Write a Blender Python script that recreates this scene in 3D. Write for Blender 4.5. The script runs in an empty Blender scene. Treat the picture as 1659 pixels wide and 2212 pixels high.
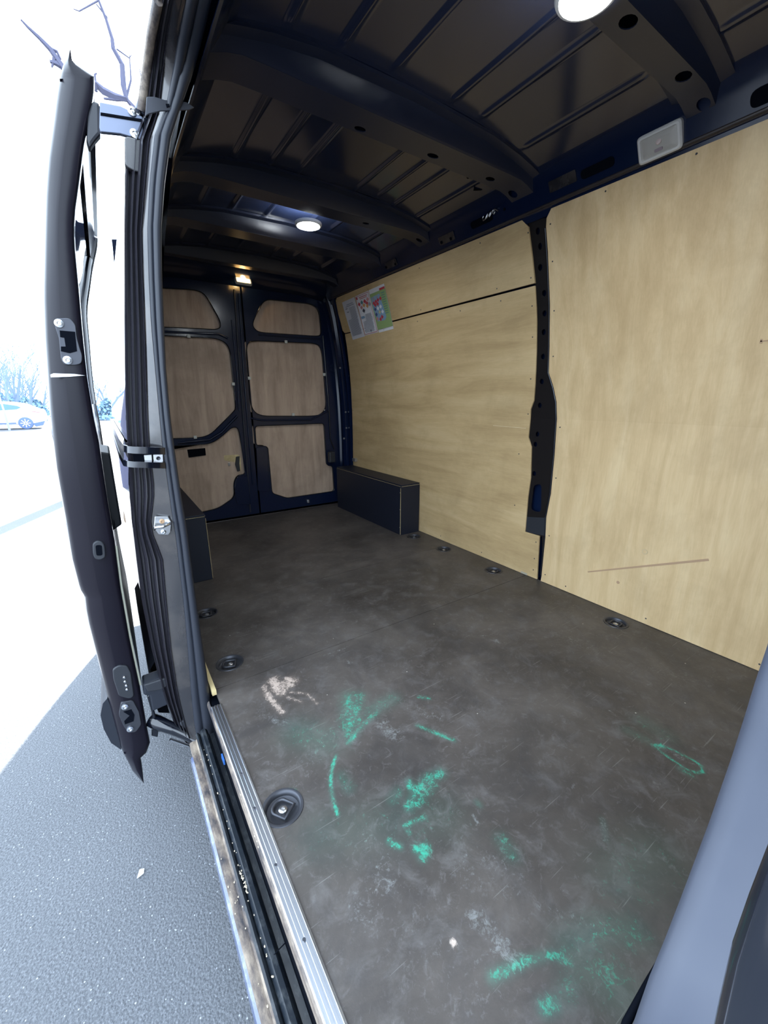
import bpy, bmesh, math, random
import numpy as np
from mathutils import Vector, Matrix
from mathutils.geometry import tessellate_polygon
random.seed(7)
SC = bpy.context.scene
COL = SC.collection

# ---------------------------------------------------------------- camera
FP, PITCH, YAW, ROLL = 873.0, math.radians(15.6325), math.radians(33.9387), math.radians(-0.0899)
CX, CY = 829.5, 1106.0
CAM = np.array([0.0, 0.0, 1.0])
FW = np.array([math.sin(YAW)*math.cos(PITCH), math.cos(YAW)*math.cos(PITCH), -math.sin(PITCH)])
_r = np.array([math.cos(YAW), -math.sin(YAW), 0.0]); _u = np.cross(_r, FW)
RT = _r*math.cos(ROLL)+_u*math.sin(ROLL); UP = _u*math.cos(ROLL)-_r*math.sin(ROLL)
cd = bpy.data.cameras.new('camera'); cam = bpy.data.objects.new('camera', cd); COL.objects.link(cam)
cd.sensor_fit = 'HORIZONTAL'; cd.sensor_width = 36.0; cd.lens = FP/1659*36.0; cd.clip_start = 0.01; cd.clip_end = 500
m = Matrix.Identity(4)
for i in range(3):
    m[i][0] = RT[i]; m[i][1] = UP[i]; m[i][2] = -FW[i]; m[i][3] = CAM[i]
cam.matrix_world = m
SC.camera = cam

# ---------------------------------------------------------------- world, sun, exposure
w = bpy.data.worlds.new('sky'); SC.world = w; w.use_nodes = True
bg = w.node_tree.nodes['Background']
bg.inputs[0].default_value = (0.70, 0.84, 1.0, 1); bg.inputs[1].default_value = 2.6
sl = bpy.data.lights.new('sun', 'SUN'); sl.energy = 10; sl.angle = math.radians(0.6); sl.color = (1, .96, .9)
so = bpy.data.objects.new('sun', sl); COL.objects.link(so)
_sd = Vector((0.386, 0.922, 0)) * math.cos(math.radians(36)) + Vector((0, 0, 1))*math.sin(math.radians(36))
so.rotation_euler = _sd.to_track_quat('Z', 'Y').to_euler()
SC.view_settings.view_transform = 'Standard'; SC.view_settings.look = 'None'
SC.view_settings.gamma = 1.0; SC.view_settings.use_curve_mapping = False
SC.view_settings.exposure = 1.3

# ---------------------------------------------------------------- pixel <-> world
def ray(u, v): return FW*FP + RT*(u-CX) - UP*(v-CY)
def at(ax, u, v, val):
    d = ray(u, v); t = (val-CAM[ax])/d[ax]; p = CAM+d*t
    return Vector((float(p[0]), float(p[1]), float(p[2])))
def atX(u, v, x): return at(0, u, v, x)
def atY(u, v, y): return at(1, u, v, y)
def atZ(u, v, z): return at(2, u, v, z)
WZ = [-.3, 0, .9, 1.08, 1.25, 1.43, 1.64, 1.80, 1.95]
WX = [1.915, 1.915, 1.905, 1.888, 1.865, 1.833, 1.785, 1.738, 1.67]
def xw(z): return float(np.interp(z, WZ, WX))
def on_wall(u, v):
    x = 1.9
    for _ in range(20):
        p = atX(u, v, x); x = .5*x+.5*xw(p.z)
    return p
def crop(x0, y0, s, pts): return [(x0+a*s, y0+b*s) for a, b in pts]

# ---------------------------------------------------------------- scene helpers
def link(name, data, parent=None):
    o = bpy.data.objects.new(name, data); COL.objects.link(o)
    if parent is not None:
        o.parent = parent
        o.matrix_parent_inverse = Matrix.Translation(-wl(parent))
    return o
def wl(o):
    v = Vector(o.location)
    return v
def thing(name, label, cat, loc=(0, 0, 0), group=None):
    o = bpy.data.objects.new(name, None); COL.objects.link(o); o.location = loc
    o.empty_display_size = .05
    o['label'] = label; o['category'] = cat
    if group: o['group'] = group
    return o
def tag(o, label, cat, group=None):
    o['label'] = label; o['category'] = cat
    if group: o['group'] = group
    return o
def struct(o):
    o['kind'] = 'structure'; return o
def obj(name, bm, mat, parent=None, smooth=None, bevel=0, seg=2):
    me = bpy.data.meshes.new(name)
    bmesh.ops.recalc_face_normals(bm, faces=bm.faces)
    bm.to_mesh(me); bm.free()
    if isinstance(mat, (list, tuple)):
        for q in mat: me.materials.append(q)
    else: me.materials.append(mat)
    if smooth is not None:
        for p in me.polygons: p.use_smooth = True
        me.set_sharp_from_angle(angle=math.radians(smooth))
    o = link(name, me, parent)
    if bevel:
        b = o.modifiers.new('bevel', 'BEVEL'); b.width = bevel; b.segments = seg; b.limit_method = 'ANGLE'; b.angle_limit = math.radians(35)
    return o
def box(bm, c, s, rot=None):
    r = bmesh.ops.create_cube(bm, size=1)
    M = Matrix.Translation(Vector(c)) @ (rot.to_4x4() if rot else Matrix.Identity(4)) @ Matrix.Diagonal((s[0], s[1], s[2], 1))
    bmesh.ops.transform(bm, matrix=M, verts=r['verts']); return r['verts']
def B(c, s, rot=None):
    bm = bmesh.new(); box(bm, c, s, rot); return bm
def prism(bm, loop3, off):
    """solid from a planar loop and an offset vector"""
    off = Vector(off); n = len(loop3)
    a = [bm.verts.new(Vector(p)) for p in loop3]; b = [bm.verts.new(Vector(p)+off) for p in loop3]
    bm.faces.new(a); bm.faces.new(b[::-1])
    for i in range(n): bm.faces.new((a[i], b[i], b[(i+1) % n], a[(i+1) % n]))
def grid(bm, rows, close=False, cap=False):
    R = [[bm.verts.new(Vector(p)) for p in r] for r in rows]
    n = len(R[0])
    for i in range(len(R)-1):
        for j in range(n if close else n-1):
            k = (j+1) % n
            bm.faces.new((R[i][j], R[i][k], R[i+1][k], R[i+1][j]))
    if cap: bm.faces.new(R[0]); bm.faces.new(R[-1][::-1])
    return R
def tube(bm, pts, r, n=8, cap=True):
    pts = [Vector(p) for p in pts]; rr = r if isinstance(r, (list, tuple)) else [r]*len(pts)
    rows = []; prev = None
    for i, p in enumerate(pts):
        t = (pts[min(i+1, len(pts)-1)]-pts[max(i-1, 0)]).normalized()
        if prev is None:
            a = t.cross(Vector((0, 0, 1)));
            if a.length < .1: a = t.cross(Vector((1, 0, 0)))
            a.normalize()
        else:
            a = (prev - t*prev.dot(t)).normalized()
        prev = a; b = t.cross(a)
        rows.append([p+(a*math.cos(2*math.pi*k/n)+b*math.sin(2*math.pi*k/n))*rr[i] for k in range(n)])
    grid(bm, rows, True, cap)
def lathe(bm, prof, n=28, M=None):
    rows = [[(r*math.cos(2*math.pi*k/n), r*math.sin(2*math.pi*k/n), z) for k in range(n)] for r, z in prof]
    R = grid(bm, rows, True)
    vs = [v for r in R for v in r]
    if prof[-1][0] < 1e-5 or prof[0][0] < 1e-5: bmesh.ops.remove_doubles(bm, verts=vs, dist=1e-6); vs = [v for v in vs if v.is_valid]
    if M is not None: bmesh.ops.transform(bm, matrix=M, verts=vs)
def rounded(pts, r=.03, n=4, sel=None):
    """round the corners of a 2-D polygon with quadratic curves"""
    out = []; N = len(pts)
    for i in range(N):
        p = Vector(pts[i]).to_2d(); a = Vector(pts[i-1]).to_2d(); b = Vector(pts[(i+1) % N]).to_2d()
        ra = min(r, (a-p).length*.45); rb = min(r, (b-p).length*.45)
        if sel is not None and i not in sel: out.append(p); continue
        A = p+(a-p).normalized()*ra; Bq = p+(b-p).normalized()*rb
        for k in range(n+1):
            t = k/n; out.append(A*(1-t)**2+p*2*t*(1-t)+Bq*t*t)
    return out
def ell(cx, cy, a, b, n=14, sup=1.0):
    return [Vector((cx+a*math.cos(2*math.pi*k/n), cy+b*math.sin(2*math.pi*k/n))) for k in range(n)]
def plate(bm, outer, holes, fmap, thick, cuts_a=(), cuts_b=()):
    """2-D polygon with holes, cut for curvature, given thickness and mapped by fmap(a, b, d)"""
    LL = [[Vector((p[0], p[1], 0)) for p in L] for L in [outer]+list(holes)]
    def ar(L): return abs(sum(L[i-1].x*L[i].y-L[i].x*L[i-1].y for i in range(len(L))))/2
    want = ar(LL[0])-sum(ar(L) for L in LL[1:])
    def m0():
        t = bmesh.new(); vs = [t.verts.new(p) for L in LL for p in L]
        for tri in tessellate_polygon(LL):
            try: t.faces.new([vs[i] for i in tri])
            except ValueError: pass
        return t
    def m1():
        t = bmesh.new(); es = []
        for L in LL:
            vs = [t.verts.new(p) for p in L]
            for i in range(len(vs)): es.append(t.edges.new((vs[i], vs[(i+1) % len(vs)])))
        bmesh.ops.triangle_fill(t, use_beauty=True, use_dissolve=False, edges=es); return t
    best = None
    for mth in ((m0, m1) if not holes else (m1, m0)):
        t = mth(); e = abs(sum(f.calc_area() for f in t.faces)-want)/want
        if best is None or e < best[0]-1e-6: best = (e, t)
        if e < 1e-4: break
    e, t = best
    if e > 1e-3: print('PLATE AREA ERROR', round(e, 4), len(holes), [round(q, 3) for q in outer[0]])
    for cvals, nrm in ((cuts_a, (1, 0, 0)), (cuts_b, (0, 1, 0))):
        for cv in cvals:
            bmesh.ops.bisect_plane(t, geom=t.verts[:]+t.edges[:]+t.faces[:], plane_co=Vector(nrm)*cv, plane_no=nrm, dist=1e-5)
    r = bmesh.ops.extrude_face_region(t, geom=t.faces[:])
    for v in r['geom']:
        if isinstance(v, bmesh.types.BMVert): v.co.z = 1.0
    mp = {}
    t.verts.index_update()
    for v in t.verts: mp[v.index] = bm.verts.new(fmap(v.co.x, v.co.y, v.co.z*thick))
    for f in t.faces:
        try: bm.faces.new([mp[v.index] for v in f.verts])
        except ValueError: pass
    t.free()

# ---------------------------------------------------------------- materials
def mat(name, col=(.5, .5, .5), rough=.5, metal=0.0, spec=.5, coat=0.0, emit=None, es=0.0):
    mm = bpy.data.materials.new(name); mm.use_nodes = True
    b = mm.node_tree.nodes['Principled BSDF']
    b.inputs['Base Color'].default_value = (*col, 1); b.inputs['Roughness'].default_value = rough
    b.inputs['Metallic'].default_value = metal; b.inputs['Specular IOR Level'].default_value = spec
    b.inputs['Coat Weight'].default_value = coat; b.inputs['Coat Roughness'].default_value = .08
    if emit: b.inputs['Emission Color'].default_value = (*emit, 1); b.inputs['Emission Strength'].default_value = es
    return mm
class NT:
    def __init__(s, m): s.t = m.node_tree; s.b = s.t.nodes['Principled BSDF']; s.tc = s.t.nodes.new('ShaderNodeTexCoord')
    def n(s, typ, **k):
        q = s.t.nodes.new(typ)
        for a, b in k.items(): setattr(q, a, b)
        return q
    def l(s, a, b): s.t.links.new(a, b)
    def mapping(s, scale, rot=(0, 0, 0), loc=(0, 0, 0)):
        q = s.n('ShaderNodeMapping'); q.inputs['Scale'].default_value = scale; q.inputs['Rotation'].default_value = rot; q.inputs['Location'].default_value = loc
        s.l(s.tc.outputs['Object'], q.inputs[0]); return q.outputs[0]
    def noise(s, vec, scale, detail=4, rough=.55, dist=0):
        q = s.n('ShaderNodeTexNoise'); q.inputs['Scale'].default_value = scale; q.inputs['Detail'].default_value = detail
        q.inputs['Roughness'].default_value = rough; q.inputs['Distortion'].default_value = dist
        s.l(vec, q.inputs['Vector']); return q.outputs['Fac']
    def ramp(s, fac, stops):
        q = s.n('ShaderNodeValToRGB'); e = q.color_ramp.elements
        while len(e) < len(stops): e.new(.5)
        for i, (p, c) in enumerate(stops):
            e[i].position = p; e[i].color = (*c, 1) if len(c) == 3 else c
        s.l(fac, q.inputs[0]); return q.outputs[0]
    def mix(s, fac, a, b, mode='MIX'):
        q = s.n('ShaderNodeMix', data_type='RGBA', blend_type=mode)
        for i, x in ((0, fac), (6, a), (7, b)):
            if hasattr(x, 'node'): s.l(x, q.inputs[i])
            else: q.inputs[i].default_value = x if i == 0 else (*x, 1)
        return q.outputs[2]
    def math(s, op, a, b=0.0, clamp=False):
        q = s.n('ShaderNodeMath', operation=op, use_clamp=clamp)
        for i, x in ((0, a), (1, b)):
            if hasattr(x, 'node'): s.l(x, q.inputs[i])
            else: q.inputs[i].default_value = x
        return q.outputs[0]
    def bump(s, h, strength=.2, dist=.01):
        q = s.n('ShaderNodeBump'); q.inputs['Strength'].default_value = strength; q.inputs['Distance'].default_value = dist
        s.l(h, q.inputs['Height']); s.l(q.outputs[0], s.b.inputs['Normal'])
    def col(s, c): s.l(c, s.b.inputs['Base Color'])
    def rough(s, c): s.l(c, s.b.inputs['Roughness'])

def ply(name, dark, mid, light, vertical=False, stain=.5, seed=0.0):
    mm = mat(name, mid, .55, spec=.35); k = NT(mm)
    sc = (9, 9, 1.1) if vertical else (9, 0.9, 7)
    v = k.mapping(sc, loc=(seed, seed*1.7, seed*.6)); g = k.noise(v, 1.6, 7, .6, .6)
    c = k.ramp(g, [(.28, dark), (.5, mid), (.74, light)])
    v2 = k.mapping((1, 1, 1), loc=(seed*2, 0, 0)); f = k.noise(v2, 2.6, 6, .65, .3)
    c = k.mix(k.ramp(f, [(.46, (0, 0, 0)), (.66, (stain,)*3)]), c, tuple(x*.80 for x in dark))
    v3 = k.mapping((70, 5, 60) if not vertical else (70, 70, 5)); fi = k.noise(v3, 3, 3, .6)
    c = k.mix(.13, c, k.ramp(fi, [(.35, tuple(x*.72 for x in mid)), (.65, light)]))
    k.col(c); k.bump(g, .06, .004)
    return mm
M = {}
M['paint'] = mat('black_paint', (.004, .0055, .011), .13, spec=.6, coat=.3)
M['paint_in'] = mat('black_inside_glare_tint', (.004, .010, .034), .2, spec=.5)  # black paint; the navy is blue lens glare put into the colour
k = NT(M['paint_in']); q = k.noise(k.mapping((1, 1, 1)), 3, 4); k.rough(k.ramp(q, [(.3, (.13,)*3), (.8, (.30,)*3)]))
M['roof'] = mat('roof_paint_glare_tint', (.012, .018, .043), .16, spec=.9)  # blue of the lens glare mixed into the roof's black
M['rib'] = mat('rib_paint_glare_tint', (.012, .017, .038), .34, spec=.5)  # ribs carry the same painted-in glare blue as the roof
M['jamb'] = mat('jamb_paint', (.022, .022, .028), .22, spec=.7, coat=.4)
k = NT(M['jamb']); q = k.noise(k.mapping((4, 4, 1.2)), 3, 5); k.rough(k.ramp(q, [(.35, (.12,)*3), (.7, (.36,)*3)]))
k.col(k.ramp(k.noise(k.mapping((1, 1, 1)), 9, 6), [(.45, (.018, .017, .02)), (.75, (.06, .052, .048))]))
M['door_edge'] = mat('door_edge_paint', (.007, .006, .011), .3, spec=.22)
M['rubber'] = mat('rubber', (.018, .021, .03), .42, spec=.4)
M['plastic'] = mat('black_plastic', (.02, .022, .028), .5)
M['hole'] = mat('hole_dark', (.002, .003, .006), .8, spec=.05)
M['ply_side'] = ply('plywood_side', (.43, .295, .14), (.57, .405, .205), (.67, .50, .275), False, .45, 1.3)
M['ply_front'] = ply('plywood_front', (.54, .37, .185), (.66, .475, .255), (.76, .58, .34), True, .5, 4.1)
M['ply_rear'] = ply('plywood_rear', (.32, .23, .17), (.48, .355, .265), (.60, .46, .35), True, .5, 2.2)
M['ply_edge'] = ply('plywood_edge', (.35, .25, .12), (.6, .48, .25), (.75, .62, .35), False, .4, .4)
M['alu'] = mat('aluminium', (.72, .76, .84), .28, metal=1.0)

M['steel'] = mat('steel', (.55, .55, .56), .3, metal=1.0)
M['chrome'] = mat('bright_bolt', (.8, .82, .85), .22, metal=1.0)
M['darksteel'] = mat('dark_steel', (.06, .063, .075), .42, metal=.6)
M['boxply'] = mat('phenolic_black', (.010, .013, .024), .5, spec=.35)  # black board, with a little glare blue painted into it
M['lens'] = mat('lamp_lens', (.50, .47, .42), .35, spec=.5)
M['lens'].node_tree.nodes['Principled BSDF'].inputs['Transmission Weight'].default_value = .15
M['lens_frame'] = mat('lamp_frame', (.62, .60, .57), .3)
M['led'] = mat('led_glow', (1, 1, 1), .5, emit=(.93, .98, 1.0), es=70)
M['warm'] = mat('warm_bulb_glow', (1, .8, .5), .5, emit=(1.0, .55, .16), es=5)
M['warmcore'] = mat('warm_bulb_core', (1, .9, .6), .5, emit=(1.0, .82, .45), es=18)
M['white'] = mat('white_plastic', (.82, .84, .86), .4)
M['clip'] = mat('pale_clip', (.55, .56, .52), .5)
M['dust'] = mat('dusty_paint', (.20, .165, .135), .6); k = NT(M['dust'])
q = k.noise(k.mapping((1, .35, 1)), 26, 7, .7)
k.col(k.ramp(q, [(.38, (.022, .022, .03)), (.5, (.12, .095, .08)), (.66, (.30, .245, .19))])); k.bump(q, .4, .004)
M['sill'] = mat('sill_black', (.014, .018, .025), .3, spec=.5); k = NT(M['sill'])
q = k.noise(k.mapping((1, .5, 1)), 55, 6, .7); k.col(k.ramp(q, [(.5, (.012, .016, .022)), (.72, (.06, .065, .07))]))
M['sillout'] = mat('sill_lilac_edge', (.10, .12, .20), .25, spec=.7, coat=.5); k = NT(M['sillout'])
q = k.noise(k.mapping((1, .6, 1)), 40, 5, .7); k.col(k.ramp(q, [(.45, (.07, .09, .17)), (.75, (.22, .24, .30))]))

# asphalt
M['asphalt'] = mat('asphalt', (.1, .1, .1), .75, spec=.4); k = NT(M['asphalt'])
v = k.mapping((1, 1, 1))
vo = k.n('ShaderNodeTexVoronoi'); vo.inputs['Scale'].default_value = 150; k.l(v, vo.inputs['Vector'])
big = k.noise(v, 1.3, 4); fine = k.noise(v, 150, 4, .75)
c = k.ramp(fine, [(.3, (.045, .049, .057)), (.52, (.105, .111, .123)), (.74, (.24, .25, .27))])
c = k.mix(.3, c, k.ramp(big, [(.3, (.085, .092, .103)), (.7, (.14, .148, .163))]))
sp = k.n('ShaderNodeTexVoronoi'); sp.inputs['Scale'].default_value = 70; k.l(v, sp.inputs['Vector'])
spk = k.math('LESS_THAN', sp.outputs['Distance'], .15)
rn = k.n('ShaderNodeSeparateColor'); k.l(sp.outputs['Color'], rn.inputs[0])
spk = k.math('MULTIPLY', spk, k.math('GREATER_THAN', rn.outputs[0], .74))
c = k.mix(spk, c, (.34, .36, .39))
k.col(c); h = k.math('ADD', k.math('MULTIPLY', vo.outputs['Distance'], -.8), fine); k.bump(h, .8, .0028)
k.rough(k.ramp(fine, [(.3, (.8,)*3), (.75, (.42,)*3)]))

# floor with worn marks held in a colour attribute
M['floor'] = mat('phenolic_floor', (.05, .045, .04), .5, spec=.4); k = NT(M['floor'])
v = k.mapping((1, 1, 1))
n1 = k.noise(v, 2.2, 7, .65, .4); n2 = k.noise(v, 14, 6, .7, .6); n3 = k.noise(v, 190, 3, .7)
c = k.ramp(n1, [(.32, (.036, .030, .027)), (.5, (.072, .062, .056)), (.72, (.122, .106, .096))])
c = k.mix(k.ramp(n2, [(.50, (0, 0, 0)), (.72, (.55, .55, .55))]), c, (.155, .145, .142))
n4 = k.noise(k.mapping((1, 1, 1), loc=(5, 2, 0)), 42, 5, .75, .8)
c = k.mix(k.ramp(n4, [(.56, (0, 0, 0)), (.74, (.5, .5, .5))]), c, (.20, .19, .19))
c = k.mix(k.ramp(k.noise(k.mapping((1, 1, 1), loc=(9, 4, 0)), 5, 5, .7, .6), [(.46, (0, 0, 0)), (.68, (.55, .55, .55))]), c, (.030, .028, .030))
sv = k.n('ShaderNodeTexVoronoi'); sv.inputs['Scale'].default_value = 16; k.l(v, sv.inputs['Vector'])
sr = k.n('ShaderNodeSeparateColor'); k.l(sv.outputs['Color'], sr.inputs[0])
c = k.mix(k.math('MULTIPLY', k.math('LESS_THAN', sv.outputs['Distance'], .035), k.math('GREATER_THAN', sr.outputs[0], .8)), c, (.5, .47, .42))
c = k.mix(k.math('MULTIPLY', n3, .25), c, (.075, .068, .063))
# fine scratches: stretched noise in two directions
for rz, sx in ((.6, 0), (-1.0, 3), (1.5, 7)):
    vs = k.mapping((2.2, 75, 1), rot=(0, 0, rz), loc=(sx, sx, 0)); s_ = k.noise(vs, 2.3, 2, .5)
    c = k.mix(k.ramp(s_, [(.715, (0, 0, 0)), (.75, (.42, .42, .42))]), c, (.22, .21, .20))
at_ = k.n('ShaderNodeVertexColor', layer_name='marks')
se = k.n('ShaderNodeSeparateColor'); k.l(at_.outputs[0], se.inputs[0])
t1 = k.noise(v, 120, 4, .75, 1.0); t2 = k.noise(k.mapping((1, 1, 1), loc=(3, 1, 0)), 34, 5, .75, 1.2)
def tex(chan, gain):
    a = k.math('MULTIPLY', chan, gain)
    b = k.math('ADD', a, k.math('SUBTRACT', k.math('ADD', k.math('MULTIPLY', t1, 3.0), k.math('MULTIPLY', t2, 3.6)), 3.95))
    return k.math('MULTIPLY', k.math('MULTIPLY', b, 1.1, True), k.math('MULTIPLY', chan, 2.0, True), True)
gm = tex(se.outputs[0], 1.1); wm = tex(se.outputs[1], 1.3); sm = tex(se.outputs[2], 1.0)
c = k.mix(k.math('MULTIPLY', sm, .6), c, (.26, .27, .27))
c = k.mix(k.math('MULTIPLY', gm, .78), c, (.03, .42, .27))
c = k.mix(k.math('MULTIPLY', se.outputs[0], .22, True), c, (.05, .30, .22))
c = k.mix(k.math('MULTIPLY', se.outputs[1], .18, True), c, (.35, .27, .23))
c = k.mix(k.math('MULTIPLY', wm, .8), c, (.56, .45, .38))
k.col(c); k.rough(k.ramp(n2, [(.3, (.36,)*3), (.75, (.60,)*3)])); k.bump(n3, .12, .002)

# ================================================================= GROUND
bm = bmesh.new(); bmesh.ops.create_grid(bm, x_segments=4, y_segments=4, size=90)
bmesh.ops.translate(bm, verts=bm.verts, vec=(0, 40, -.58)); g = struct(obj('ground', bm, M['asphalt']))
bm = bmesh.new(); p = atZ(304, 1888, -.58)
prism(bm, [(p.x-.012, p.y-.012, -.579), (p.x+.010, p.y-.006, -.579), (p.x+.013, p.y+.010, -.579), (p.x-.002, p.y+.015, -.579)], (0, 0, .005))
tag(obj('pale_stone', bm, M['white'], bevel=.002), 'small pale stone chip lying on the shaded asphalt', 'stone')

# ================================================================= VAN FLOOR
HOOKS = [(.225, .798), (.262, 1.479), (.265, 1.938), (1.82, .782), (1.811, 1.505), (1.806, 1.945), (1.80, 2.27)]
floor = struct(link('floor', None)); floor.empty_display_size = .1
def fz(px): return [atZ(a, b, 0)[:2] for a, b in px]
# marks: (channel, pixel polyline, width m, strength)
MK = [
 (1, crop(500, 1350, .3617, [(195, 370), (230, 440), (300, 520)]), .014, .95), (1, crop(500, 1350, .3617, [(250, 330), (290, 400), (345, 330)]), .026, 1.1),
 (1, crop(500, 1350, .3617, [(290, 400), (375, 340)]), .020, .9), (1, crop(500, 1350, .3617, [(350, 400), (450, 410), (510, 470)]), .007, .7), (1, crop(500, 1350, .3617, [(330, 430), (420, 460)]), .008, .6),
 (0, crop(500, 1350, .3617, [(700, 430), (700, 600)]), .030, .75), (0, crop(500, 1350, .3617, [(760, 430), (700, 640)]), .028, .7),
 (0, crop(500, 1350, .3617, [(870, 520), (780, 600), (700, 700)]), .012, .85), (0, crop(500, 1350, .3617, [(960, 440), (820, 520)]), .030, .5),
 (0, crop(500, 1350, .3617, [(690, 550), (750, 560)]), .024, .7),
 (0, crop(500, 1350, .3617, [(625, 780), (600, 860), (590, 930), (605, 1040), (635, 1140)]), .006, 1.0),
 (0, crop(500, 1350, .3617, [(1250, 885), (1170, 920), (1100, 1000), (1060, 1090)]), .017, .95), (0, crop(500, 1350, .3617, [(1190, 960), (1110, 1060)]), .020, .7),
 (0, crop(500, 1350, .3617, [(1060, 940), (1080, 990)]), .012, 1.1), (0, crop(500, 1350, .3617, [(1000, 1000), (960, 1050)]), .02, .5),
 (0, crop(500, 1350, .3617, [(1160, 1150), (1100, 1170), (1030, 1200)]), .008, .9), (0, crop(500, 1350, .3617, [(940, 1295), (1010, 1325)]), .009, 1.0),
 (0, crop(500, 1350, .3617, [(1110, 1340), (1160, 1330), (1140, 1380)]), .013, 1.1), (0, crop(500, 1350, .3617, [(1050, 1230), (1062, 1240)]), .007, 1.0),
 (0, crop(500, 1350, .3617, [(1110, 600), (1230, 650), (1330, 690)]), .008, .85), (0, crop(500, 1350, .3617, [(1120, 430), (1180, 440)]), .008, .7),
 (0, crop(500, 1350, .3617, [(400, 640), (560, 690)]), .06, .40), (0, crop(500, 1350, .3617, [(340, 985), (380, 990)]), .005, .9),
 (0, crop(500, 1350, .3617, [(650, 900), (700, 980)]), .02, .4),
 (0, [(1416, 1608), (1425, 1622), (1455, 1643), (1480, 1660), (1502, 1669), (1519, 1667), (1516, 1655), (1500, 1643), (1470, 1628), (1440, 1614)], .0045, 1.1), (0, [(1416, 1612), (1432, 1612)], .010, 1.1), (0, [(1470, 1660), (1490, 1672)], .012, .6),
 (2, [(1425, 1615), (1500, 1650)], .014, .6), (0, [(1355, 1578), (1400, 1600)], .02, .35), (0, [(1390, 1560), (1440, 1590)], .035, .28),
 (0, [(1062, 2112), (1100, 2092), (1127, 2078)], .010, .95), (0, [(1127, 2080), (1195, 2060)], .009, .7), (0, [(1195, 2062), (1232, 2078)], .010, .8),
 (0, [(1235, 2050), (1300, 2010), (1370, 2010)], .035, .45), (0, [(1175, 2180), (1200, 2168)], .012, .9), (0, [(1220, 2150), (1240, 2120)], .02, .4), (0, [(1260, 2080), (1330, 2130)], .05, .40),
 (2, [(1030, 1985), (1070, 2030), (1105, 2072)], .022, 1.15), (2, [(1165, 1958), (1225, 1975), (1280, 2002)], .010, .6),
 (0, [(1083, 1815), (1105, 1845)], .02, .45), (2, [(1302, 1772), (1310, 1816)], .010, .8), (0, [(1302, 1772), (1310, 1816)], .010, .3),
 (2, [(1344, 1720), (1320, 1760)], .006, .5), (0, [(1030, 1733), (1037, 1740)], .008, .6), (2, [(1020, 1760), (1032, 1780)], .004, 1.3),
 (2, crop(500, 1350, .3617, [(900, 600), (980, 660)]), .03, .9), (2, crop(500, 1350, .3617, [(540, 185), (680, 140)]), .006, .9), (2, crop(500, 1350, .3617, [(620, 180), (700, 230)]), .016, .6),
 (2, crop(500, 1350, .3617, [(1060, 490), (1160, 540), (1250, 560)]), .03, .6), (2, [(1200, 1372), (1290, 1400)], .05, .5), (2, [(1045, 1375), (1080, 1388)], .02, .7),
 (2, [(800, 1830), (840, 1900), (790, 1960)], .06, .5), (2, [(1000, 1850), (1080, 1880)], .08, .45), (2, [(900, 2000), (1050, 2150)], .09, .35), (2, [(700, 1600), (640, 1700)], .05, .4),
 (2, [(560, 1540), (610, 1560)], .02, .7), (2, [(1395, 1440), (1520, 1480)], .03, .4), (0, [(950, 1760), (700, 1800)], .07, .22), (0, [(1340, 1900), (1420, 1850)], .07, .25),
 (2, [(1240, 1697), (1237, 1702)], .004, 1.4), (2, [(1316, 1535), (1320, 1537)], .004, 1.6), (2, [(978, 2034), (982, 2040)], .007, 1.6), (1, [(978, 2034), (982, 2040)], .005, 1.6),
]
MKW = [(ch, np.array(fz(px)), wd, st) for ch, px, wd, st in MK]
def floor_board(x0, x1, y0, y1, step):
    nx = max(2, int((x1-x0)/step)); ny = max(2, int((y1-y0)/step))
    xs = np.linspace(x0, x1, nx+1); ys = np.linspace(y0, y1, ny+1)
    X, Y = np.meshgrid(xs, ys); P = np.stack([X.ravel(), Y.ravel()], 1)
    idx = np.arange(P.shape[0]).reshape(ny+1, nx+1)
    q = np.stack([idx[:-1, :-1], idx[:-1, 1:], idx[1:, 1:], idx[1:, :-1]], -1).reshape(-1, 4)
    cen = P[q].mean(1); keep = np.ones(len(q), bool)
    for hx, hy in HOOKS: keep &= np.hypot(cen[:, 0]-hx, cen[:, 1]-hy) > .046
    q = q[keep]
    # side skirt
    b = np.concatenate([idx[0, :], idx[1:, -1], idx[-1, ::-1][1:], idx[::-1, 0][1:-1]])
    nb = len(b); base = P.shape[0]
    V = np.concatenate([np.c_[P, np.zeros(len(P))], np.c_[P[b], np.full(nb, -.015)]])
    sk = np.stack([b, base+np.arange(nb), base+(np.arange(nb)+1) % nb, np.roll(b, -1)], -1)
    F = np.concatenate([q, sk])
    me = bpy.data.meshes.new('floor_board'); me.from_pydata(V.tolist(), [], F.tolist())
    col = np.zeros((len(V), 4), np.float32); col[:, 3] = 1
    for ch, pl, wd, st in MKW:
        if pl[:, 1].max() < y0-.2 or pl[:, 1].min() > y1+.2: continue
        d = np.full(len(V), 9.0)
        for a, bb in zip(pl[:-1], pl[1:]):
            ab = bb-a; t = np.clip(((V[:, :2]-a)@ab)/max(ab@ab, 1e-9), 0, 1)
            d = np.minimum(d, np.hypot(*(V[:, :2]-(a+t[:, None]*ab)).T))
        col[:, ch] = np.maximum(col[:, ch], st*np.exp(-(d/wd)**2))
    ca = me.color_attributes.new('marks', 'FLOAT_COLOR', 'POINT'); ca.data.foreach_set('color', col.ravel())
    me.materials.append(M['floor']); me.update()
    return link('floor_board', me, floor)
floor_board(.180, 1.925, .05, 1.349, .006)
floor_board(.165, 1.925, 1.3515, 1.985, .008)
floor_board(.165, 1.925, 1.987, 3.50, .02)
obj('floor_edge_strip', B((1.03, 3.503, -.004), (1.75, .006, .012)), M['steel'], floor)
obj('floor_pan', B((1.10, 1.9, -.05), (1.88, 3.8, .04)), M['hole'], floor)
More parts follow.
